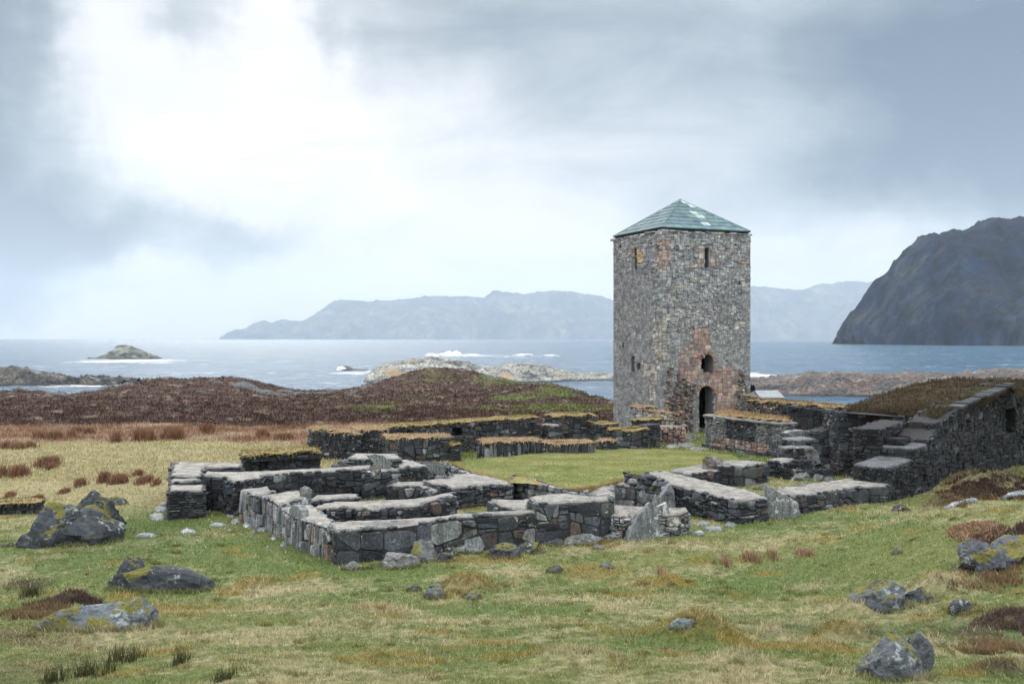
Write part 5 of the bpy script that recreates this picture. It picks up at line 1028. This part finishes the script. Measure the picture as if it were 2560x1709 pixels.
rock('stone', 'brown wedge of rock lying on the thick wall right of the lawn', 'stone', 1759, 1816, 1136, 1160, 57, .4, 'boulder_bare', z=.82, c=(.22, .19, .18), lean=-.2)
rock('stone', 'grey stone lying in the small grass court behind the diagonal wall', 'stone', 1905, 1926, 1186, 1200, 58, .9, 'boulder_bare', c=(.2, .22, .22))
rock('stone', 'low rounded boulder on the grass in front of the tower door', 'boulder', 1712, 1748, 1082, 1101, 59, .7, 'boulder_bare', c=(.17, .18, .19))
for i, (x0_, x1_, y0_, y1_, lb) in enumerate([(1985, 2035, 1182, 1202, 'pale low rock at the back of the small grass court'), (2030, 2066, 1184, 1202, 'grey low rock at the back right of the small grass court'), (2060, 2100, 1190, 1208, 'flat grey rock beside the outer wall in the small grass court'), (1888, 1925, 1208, 1224, 'pale stone poking up behind the diagonal wall')]):
    rock('stone', lb, 'stone', x0_, x1_, y0_, y1_, 60 + i, .6, 'boulder_bare', c=(.22, .235, .235), facets=6)
rock('stone', 'dark pointed stone alone on the grass below the dark building', 'stone', 2236, 2280, 1257, 1279, 70, .7, 'boulder', c=(.07, .07, .08), facets=12)
rock('boulder', 'large blocky boulder with moss on its crown at lower right', 'boulder', 2146, 2298, 1432, 1530, 71, .75, facets=8, c=(.13, .15, .17), rough=.15)
rock('boulder', 'dark mossy rock behind the right side of the blocky boulder', 'boulder', 2268, 2352, 1466, 1508, 72, .7)
rock('boulder', 'low mossy rock in the straw right of the blocky boulder', 'boulder', 2385, 2460, 1496, 1530, 73, .7, rough=.1)
rock('boulder', 'big craggy moss streaked boulder at the bottom right edge', 'boulder', 2165, 2345, 1592, 1702, 74, .8, facets=11, c=(.12, .14, .16), lumps=[(2290, 2375, 1615, 1690, .2)], rough=.15)
rock('boulder', 'dark mossy rock outcrop with white lichen patches at the right edge', 'boulder', 2470, 2620, 1328, 1410, 75, .8, facets=10, lumps=[(2412, 2500, 1358, 1400, 0.), (2450, 2530, 1370, 1412, -.3)], c=(.10, .115, .14))
rock('boulder', 'small low stone on the orange mossy hummock in the lower right foreground', 'boulder', 1678, 1742, 1546, 1572, 76, .6, 'boulder_bare', c=(.18, .22, .24))
for i, (x0_, x1_, y0_, y1_, lb) in enumerate([(1016, 1052, 1460, 1478, 'small dark pointed stone left of the central mossy hummock'), (1060, 1112, 1468, 1496, 'grey lichen stone set in the left of the central mossy hummock'), (1072, 1120, 1460, 1474, 'dark flat stone at the back of the central mossy hummock'), (1158, 1202, 1480, 1498, 'grey stone at the right foot of the central mossy hummock'), (1246, 1272, 1449, 1466, 'small grey stone right of the central mossy hummock'), (1368, 1407, 1405, 1432, 'mossy grey stone alone on the grass below the row of boulders'), (1502, 1537, 1404, 1420, 'small dark stone on the grass right of the mossy lone stone'), (2234, 2256, 1372, 1384, 'small white topped stone on the dry grass at right'), (0, 28, 1352, 1366, 'small dark stone at the left edge below the largest boulder')]):
    rock('stone', lb, 'stone', x0_, x1_, y0_, y1_, 80 + i, .7, 'boulder' if i in (2, 5, 8) else 'boulder_bare', c=(.14, .16, .17))
wall('turf_wall', 'low dark turf covered bank wall running off the left edge behind the largest boulder', 'turf wall', [ft([(-120, 1262, .34), (100, 1258, .36)], .8)], 'rubble', pal='dark', cap='turf', seed=63, turfkw=dict(t=.08, hh=.1, c0=(.14, .13, .05), c1=(.08, .09, .03)))

# heap of round stones
r_ = random.Random(9); ra, rb = P(1575, 1214, .72), P(1668, 1228, .72)
wall('ruin_wall', 'loose core of the diagonal wall end buried by the heap of round stones', 'stone wall', [[(1576, 1195, .92), (1600, 1200, .92), (1672, 1213, .92), (1655, 1180, .95), (1612, 1181, .95)]], 'rubble', seed=64, cap=None, pal='dark')
hs = 0
for i, (px, py, z_, s_) in enumerate([(700, 1236, 0, .2), (820, 1240, 0, .16), (880, 1228, 0, .22), (930, 1246, 0, .2), (965, 1238, 0, .26), (1010, 1244, 0, .2), (1040, 1236, 0, .18), (905, 1262, 0, .2), (1180, 1262, 0, .22), (1205, 1246, 0, .18), (1150, 1240, 0, .2), (860, 1160, 0.2, .3), (1035, 1182, 0, .26), (1090, 1180, 0, .3), (845, 1170, 0, .3), (1010, 1210, 0, .28), (1095, 1256, 0, .22), (1880, 1196, 0, .14), (1850, 1212, 0, .18), (1700, 1200, 0, .2)]):
    p = P(px, py, z_); mb = MB(); rockmesh(mb, (p.x, p.y, z_ + s_ * .2), s_ * r_.uniform(1, 1.6), s_, s_ * r_.uniform(.5, .9), 700 + i, 2, 7, r_.uniform(0, 3), pick('ruin', r_), .12, 0)
    tag(mb.build('loose_stone', M['boulder_bare']), 'loose dark stone lying on the floor between the low ruin walls', 'stone', 'loose stones on the floors of the roofless rooms')
for lev in range(4):
    n_ = 9 - lev
    for i in range(n_):
        t = (i + .5 + r_.uniform(-.2, .2)) / n_ * (1 - lev * .02) + lev * .005; p = P(1572, 1211, .72).lerp(P(1680, 1236, .72), t); p = p + E2 * (.10 + lev * .10 + r_.uniform(-.05, .05)) + Vector((0, 0, .06 + lev * .115))
        mb = MB(); s_ = r_.uniform(.10, .17); rockmesh(mb, p, s_ * 1.2, s_, s_ * .62, 300 + hs, 2, 5, r_.uniform(0, 3), pick('ruin', r_), .1, 0); o = mb.build('round_stone', M['boulder_bare']); hs += 1
        tag(o, 'round dark stone in the heap piled on the end of the diagonal wall', 'stone', 'round stones heaped on the diagonal wall')
tag(flat('stone_slab', 'long pale bedrock strip at the left end of the heather bank', [(2344, 1273), (2400, 1262), (2444, 1259), (2430, 1256), (2380, 1257), (2350, 1268)], 1, c=(.19, .21, .23), th=.1, lift=.06), cat='rock slab')
tag(flat('stone_slab', 'pale bedrock strip under the heather bank at the right edge', [(2506, 1250), (2530, 1246), (2620, 1236), (2620, 1226), (2540, 1229), (2518, 1238)], 2, c=(.19, .21, .23), th=.1, lift=.08), cat='rock slab')
rf = random.Random(12)
def quick(x0_, x1_, y0_, y1_):
    xm, ym = (x0_ + x1_) / 2, (y0_ + y1_) / 2; n_ = 7; return [(xm + (x1_ - x0_) / 2 * math.cos(6.283 * i / n_) * rf.uniform(.8, 1.05), ym + (y1_ - y0_) / 2 * math.sin(6.283 * i / n_) * rf.uniform(.7, 1.05)) for i in range(n_)]
for i, (bx, lb) in enumerate([((336, 394, 1334, 1345), 'long thin grey flagstone in the grass right of the largest boulder'), ((448, 497, 1325, 1335), 'pale flagstone in the grass midway to the west wall'), ((520, 567, 1312, 1318), 'thin bare flagstone strip in the grass near the corner block'), ((565, 582, 1325, 1330), 'tiny flat stone below the thin flagstone strip'), ((664, 674, 1366, 1372), 'tiny pale flat stone left of the lone flat stone by the west wall'), ((696, 722, 1358, 1369), 'dark edged flat stone lying near the foot of the west wall'), ((673, 695, 1344, 1352), 'small pale flat stone above the dark edged one near the west wall'), ((640, 669, 1318, 1332), 'grey slab fragment at the foot of the standing pale slab'), ((628, 641, 1324, 1335), 'small blocky stone left of the grey slab fragment'),
        ((372, 418, 1284, 1302), 'lowest broad flagstone left of the corner block'), ((384, 420, 1268, 1282), 'middle flagstone left of the corner block'), ((398, 422, 1256, 1266), 'upper flagstone left of the corner block'), ((576, 606, 1298, 1312), 'flat slab at the foot of the west wall nearest the corner block'), ((604, 636, 1306, 1322), 'second flat slab along the foot of the west wall'), ((564, 590, 1282, 1294), 'small slab in the angle between corner block and west wall'), ((1728, 1762, 1328, 1342), 'greenish paving slab in the gap left of the layered corner'), ((1756, 1810, 1318, 1328), 'long paving slab in the gap left of the layered corner'), ((1740, 1776, 1306, 1316), 'back paving slab in the gap left of the layered corner'), ((1812, 1842, 1303, 1320), 'broken pale slab just left of the layered corner'), ((2242, 2254, 1370, 1374), 'sliver of flat stone beside the white topped stone at right'),
        ((1690, 1740, 1108, 1120), 'paving slab on the grass path to the tower door'), ((1720, 1765, 1118, 1128), 'broad paving slab nearest the lawn before the tower door'), ((1660, 1700, 1112, 1122), 'left paving slab before the tower door'), ((1250, 1278, 1146, 1151), 'small stone set flush in the lawn near its back edge')]):
    if i == 23: continue
    tag(flat('flagstone', lb, quick(*bx), i, c=(.19, .21, .22), lift=.035), cat='flagstone')
# bracken patch
g0 = G(2440, 1330); mb = MB(); r_ = random.Random(3); pts = []
for _ in range(1500):
    a_ = r_.uniform(0, 6.28); q = math.sqrt(r_.random()); x = g0.x + math.cos(a_) * q * .62; y = g0.y + math.sin(a_) * q * .95; pts.append((x, y, float(h(x, y)) + .03))
blades(mb, pts, r_, .06, (.24, .14, .09), (.38, .26, .18), .025, 1.8); tag(mb.build('dead_bracken', M['blade']), 'patch of orange brown dead bracken on the dry grass at right', 'bracken')
# boathouse roofs beyond the wall
m, k = mat('white_roof'); n = k.noise(k.pos, 1, 4); fin(k, k.ramp(n, [(.3, (.20, .23, .25)), (.7, (.30, .33, .35))]), .6); M['white'] = m
bh = thing('boathouse', 'small white roofed boathouse peeping over the turf wall right of the tower', 'boathouse', tuple(P(1925, 990, -6.)))
ctr = Vector((P(1925, 990, -6.).x, 150, -8.)); ux, uy = Vector((.95, .3, 0)), Vector((-.3, .95, 0)); L_, Wd = 3.2, 2.0; k1 = (EYE - (975 - CY) / F * 150)
ctr.x = (1930 - CX) / F * 150; q = lambda s, t, z: tuple(ctr + ux * s + uy * t + Vector((0, 0, z - ctr.z)))
eav = EYE - (992 - CY) / F * 150; mb = MB(); mb.add([q(-L_, -Wd, eav), q(L_ * .3, -Wd, eav), q(L_ * .3, Wd, eav), q(-L_, Wd, eav), q(-L_ * .95, 0, k1), q(L_ * .3, 0, k1)], [(0, 1, 5, 4), (2, 3, 4, 5)], (.6, .6, .6)); mb.build('roof', M['white'], bh)
mb = MB(); mb.add([q(-L_, -Wd * .9, -9), q(L_ * .28, -Wd * .9, -9), q(L_ * .28, Wd * .9, -9), q(-L_, Wd * .9, -9), q(-L_, -Wd * .9, eav), q(L_ * .28, -Wd * .9, eav), q(L_ * .28, Wd * .9, eav), q(-L_, Wd * .9, eav), q(L_ * .28, 0, k1 - .05), q(-L_, 0, k1 - .05)], [(0, 1, 5, 4), (1, 2, 6, 8, 5), (2, 3, 7, 6), (3, 0, 4, 9, 7)], (.3, .3, .3)); mb.build('wall', M['white'], bh)

# ------------------------------------------------------------ living cover (uncountable): grass, heather, rushes
def tris(name, x, y, z, hh, wd, cl, lean=.6, seed=0, m_='blade', nb=1):
    g = np.random.default_rng(seed); n = len(x); a = g.uniform(0, 6.283, n); b = g.uniform(0, 6.283, n); L = lean * hh * g.uniform(.2, 1, n)
    p0 = np.stack([x - np.cos(a) * wd, y - np.sin(a) * wd, z - .01], -1); p1 = np.stack([x + np.cos(a) * wd, y + np.sin(a) * wd, z - .01], -1); p2 = np.stack([x + np.cos(b) * L, y + np.sin(b) * L, z + hh], -1)
    V_ = np.stack([p0, p1, p2], 1).reshape(-1, 3); Fc = np.arange(3 * n).reshape(-1, 3)
    o = npmesh(name, V_, Fc, M[m_], np.clip(cl, .004, 1), 'FACE'); o['kind'] = 'stuff'; return o
def scatter(n, d0, d1, seed, pw=1.0, lim=40):
    g = np.random.default_rng(seed); u = g.random(n)
    y = d0 * (d1 / d0) ** u if pw == 1 else (d0 ** (1 - pw) + u * (d1 ** (1 - pw) - d0 ** (1 - pw))) ** (1 / (1 - pw))
    x = np.tan(np.radians(g.uniform(-lim, lim, n))) * y; return x, y, g
boxes = []
def foot_mask(x, y):
    m_ = np.ones(len(x), bool)
    xx = LW; ok = np.zeros(len(x), bool); j = len(xx) - 1
    for i in range(len(xx)):
        xi, yi, xj, yj = xx[i].x, xx[i].y, xx[j].x, xx[j].y; c_ = ((yi > y) != (yj > y)) & (x < (xj - xi) * (y - yi) / (yj - yi + 1e-12) + xi); ok ^= c_; j = i
    return ~ok
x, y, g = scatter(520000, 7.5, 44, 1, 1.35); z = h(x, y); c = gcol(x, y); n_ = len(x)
dryness = c[:, 0] / (c[:, 1] + 1e-3); hh = (.022 + .036 * g.random(n_) ** 2) * (1 + .5 * (dryness > 1.05)) * np.clip(y / 16, .8, 1.9); hh *= np.where(y > 24, .85, 1) * (.55 + 1.1 * vn(x / .35, y / .28, 301) ** 1.3)
for hx, hy, rx, ry, am, kd in HUMPS: hh = hh * (1 + .9 * np.exp(-(((x - hx) / rx) ** 2 + ((y - hy) / ry) ** 2)) * (kd != 'moss'))
c = c * (1 + .8 * (g.random((n_, 1)) - .4)) * 1.15; fl_ = g.random(n_) < .09; c[fl_] = STRAW * (1.15 + .3 * g.random((fl_.sum(), 1)))
for rx_, ry_, ra_, rb_ in RINGS: hh = hh * (1 + 2.2 * np.exp(-((np.hypot((x - rx_) / (ra_ * 1.05), (y - ry_) / (rb_ * 1.15)) - 1) / .16) ** 2))
hh = np.minimum(hh, .13)
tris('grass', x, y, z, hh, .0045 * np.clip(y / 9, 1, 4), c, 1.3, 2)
x, y, g = scatter(110000, 42, 74, 3, 1.0); z = h(x, y); c = gcol(x, y) * (1 + .6 * (g.random((len(x), 1)) - .4)); rd = ss((c[:, 0] - c[:, 1] * 1.25) * 20)
tris('grass', x, y, z, .07 + .10 * g.random(len(x)) + .22 * rd * g.random(len(x)), .035, c * 1.1, .7, 4)
LA = np.array(LAWN); g = np.random.default_rng(5)
lx = np.array([q.x for q in LW]); ly = np.array([q.y for q in LW]); x = g.uniform(lx.min(), lx.max(), 120000); y = g.uniform(ly.min(), ly.max(), 120000); ins = ~foot_mask(x, y); x, y = x[ins], y[ins]
wz = np.zeros(len(x)); ws_ = np.zeros(len(x)); 
from mathutils.kdtree import KDTree
kd_ = KDTree(len(LAWN)); [kd_.insert(Vector((q[0], q[1], 0)), i) for i, q in enumerate(LAWN)]; kd_.balance(); z = np.array([LAWN[kd_.find((a_, b_, 0))[1]][2] for a_, b_ in zip(x, y)])
c = lawncol(x, y) * (1 + .4 * (g.random((len(x), 1)) - .4)); tris('lawn_grass', x, y, z, .03 + .04 * g.random(len(x)), .012, c * 1.1, .8, 6)
# heather moor
x, y, g = scatter(150000, 68, 235, 7, 1.15, 34); z = h(x, y); ok = z > -4.5; x, y, z = x[ok], y[ok], z[ok]; c = gcol(x, y); pal_ = c[:, 0] > .17
hh = np.where(pal_, .12, .22) * g.uniform(.4, 1.3, len(x)) * np.clip(.6 + vn(x / 1.1, y / 1.5, 77), .5, 1.6); c = c * (1 + .9 * (g.random((len(x), 1)) - .45))
tris('heather', x, y, z, hh, .07 * np.clip(y / 100, .8, 1.8), c, .9, 8)
nc = 900; cxs, cys, g = scatter(nc, 8, 36, 55, 1.3); nb = 46; x = np.repeat(cxs, nb) + g.normal(0, .055, nc * nb) * np.repeat(g.uniform(.5, 1.8, nc), nb); y = np.repeat(cys, nb) + g.normal(0, .05, nc * nb)
tc_ = gcol(x, y) * .55 + np.repeat(np.where(g.random((nc, 1)) < .5, STRAW, OCHRE * .8), nb, 0) * .5; tris('grass', x, y, h(x, y), np.repeat(g.uniform(.04, .13, nc), nb) * g.uniform(.4, 1.1, nc * nb), .006 * np.clip(y / 10, 1, 3), tc_ * g.uniform(.5, 1.4, (nc * nb, 1)), 1.4, 56)
g = np.random.default_rng(99); bx_ = []
for rx_, ry_, ra_, rb_ in RINGS:
    if ry_ > 40: continue
    n_ = int(min(1600, 900 * (ra_ + .15))); a_ = g.uniform(0, 6.283, n_); q = g.normal(1.0, .08, n_); bx_.append(np.stack([rx_ + np.cos(a_) * ra_ * q, ry_ + np.sin(a_) * rb_ * q * 1.05, np.full(n_, min(.16, .05 + ra_ * .12))], -1))
bx_ = np.concatenate(bx_); x, y = bx_[:, 0], bx_[:, 1]; tris('grass', x, y, h(x, y), bx_[:, 2] * g.uniform(.4, 1.2, len(x)), .008 * y / 14, gcol(x, y) * .6 + STRAW * .35 * g.uniform(.4, 1.3, (len(x), 1)), 1.0, 98)
# dark heather on the right hand bank and in the corners
for i, (px, py, rx, n_, cc_) in enumerate([(2490, 1226, 1.9, 7000, DARKH), (2370, 1258, .8, 1500, BROWN * .7), (2440, 1240, 1.3, 2500, BROWN * .5), (2540, 1340, 1.1, 3500, DARKH * 1.2), (2520, 1440, 1.4, 3000, BROWN * .8), (165, 1500, .75, 3500, DARKH * 1.2), (90, 1540, .8, 2500, BROWN * .7), (2480, 1620, .7, 3500, BROWN * .8), (2540, 1560, .8, 3000, DARKH * 1.5)]):
    g0 = G(px, py); g = np.random.default_rng(30 + i); a_ = g.uniform(0, 6.283, n_); q = np.sqrt(g.random(n_)) * rx; x = g0.x + np.cos(a_) * q; y = g0.y + np.sin(a_) * q * .8; x = x + (vn(y / .5, x / .5, 7 + i) - .5) * rx * .7; kp = (vn(x / .28, y / .28, 60 + i) + .35 * (1 - q / rx)) > .48; x, y = x[kp], y[kp]; z = h(x, y); n_ = len(x)
    tris('heather', x, y, z, (.03 + .14 * g.random(n_)) * np.clip(g0.y / 20, .5, 1), .010 * g0.y / 12, np.array(cc_) * (1 + 1.4 * g.random((n_, 1))), .8, 40 + i)
# soft rush clumps
def rush(px, py, wpx, hpx, seed, lab, c0=(.17, .085, .055), c1=(.26, .16, .10), dens=1., grp='rush clumps on the left field'):
    g0 = G(px, py); r_ = random.Random(seed); R_ = wpx / 2 / F * g0.y; H_ = hpx / F * g0.y; mb = MB(); n_ = int(max(40, min(900, 16 * wpx * dens)))
    sub_ = [(r_.uniform(-.8, .8) * R_, r_.uniform(-.4, .4) * R_) for _ in range(max(1, int(wpx / 22)))]
    for _ in range(n_):
        s_ = r_.choice(sub_); x = g0.x + s_[0] + r_.gauss(0, .22 * min(R_, .6)); y = g0.y + s_[1] + r_.gauss(0, .2); z = float(h(x, y)); a_ = r_.uniform(0, 3.14); ll = H_ * r_.uniform(.45, 1.1); lx, ly = r_.gauss(0, .22) * ll, r_.gauss(0, .22) * ll; wd = .006 * g0.y / 12
        f = r_.uniform(.5, 1.5); t = r_.random(); cc_ = tuple((c0[i] * (1 - t) + c1[i] * t) * f for i in range(3)); mb.add([(x - math.cos(a_) * wd, y - math.sin(a_) * wd, z), (x + math.cos(a_) * wd, y + math.sin(a_) * wd, z), (x + lx, y + ly, z + ll)], [(0, 1, 2)], cc_)
    tag(mb.build('rush_clump', M['blade']), lab, 'rush clump', grp)
for i, (px, py, wp, hp, lb) in enumerate([(28, 1192, 90, 34, 'large dark brown rush clump at the left edge of the field'), (105, 1165, 60, 26, 'rush clump just right of the large one at the left edge'), (135, 1172, 30, 18, 'small thin rush tuft trailing right of the left edge clumps'), (245, 1204, 40, 28, 'tall rush clump left of the pair in mid field'), (280, 1208, 55, 26, 'wide rush clump in mid field, centre of the row'), (335, 1190, 36, 18, 'small brown rush tuft behind the wide clump'), (345, 1210, 40, 18, 'low rush tuft right of the wide clump'), (375, 1206, 30, 20, 'reddish rush tuft nearer the corner block'), (396, 1212, 18, 18, 'last small rush tuft beside the corner block'), (205, 1215, 30, 22, 'thin rush tuft left of the tall clump'), (20, 1242, 18, 16, 'tiny rush tuft at the left edge above the turf bank'), (85, 1250, 34, 16, 'faint rush tuft above the largest boulder'), (160, 1232, 30, 12, 'sparse rush tuft in front of the mid field row'),
        (40, 1122, 90, 22, 'long red brown rush bed at the left edge of the reed band'), (130, 1095, 120, 22, 'red brown rush bed second from the left edge'), (330, 1100, 110, 34, 'broad tall rush bed in front of the moor, left part'), (420, 1098, 100, 34, 'broad tall rush bed in front of the moor, middle part'), (530, 1082, 70, 26, 'tall rush bed in front of the moor, right part'), (215, 1085, 60, 18, 'short rush tuft between the two left rush beds'), (640, 1092, 60, 20, 'rush tuft left of the rubble wall block'), (700, 1098, 50, 18, 'small rush tuft nearest the rubble wall block')]):
    rush(px, py, wp, hp, 100 + i, lb)
FG = 'rush tufts in the near grass'
for i, (px, py, wp, hp, lb) in enumerate([(320, 1650, 60, 50, 'dark thin rush tuft at the bottom left, nearest the wedge rock'), (240, 1690, 70, 55, 'dark rush tuft in the very bottom left corner area'), (130, 1705, 60, 50, 'leftmost rush tuft at the bottom edge'), (460, 1660, 40, 40, 'slender rush tuft right of the bottom left pair'), (80, 1490, 70, 34, 'brown rush tuft behind the dark mossy mound at left'), (560, 1700, 50, 36, 'faint brown rush tuft at the bottom edge'), (1830, 1410, 40, 26, 'reddish rush tuft below the layered corner, left one'), (1870, 1400, 50, 28, 'reddish rush tuft below the layered corner, middle one'), (1940, 1395, 40, 26, 'reddish rush tuft below the layered corner, right one'), (1650, 1435, 30, 20, 'small brown rush tuft below the triangular slab'), (2010, 1385, 60, 14, 'low rusty rush tuft spreading right of the three reddish ones')]):
    rush(px, py, wp, hp, 200 + i, lb, (.035, .04, .02) if px < 700 else (.24, .15, .10), (.09, .09, .04) if px < 700 else (.33, .24, .15), .16 if px < 700 else .3, FG)
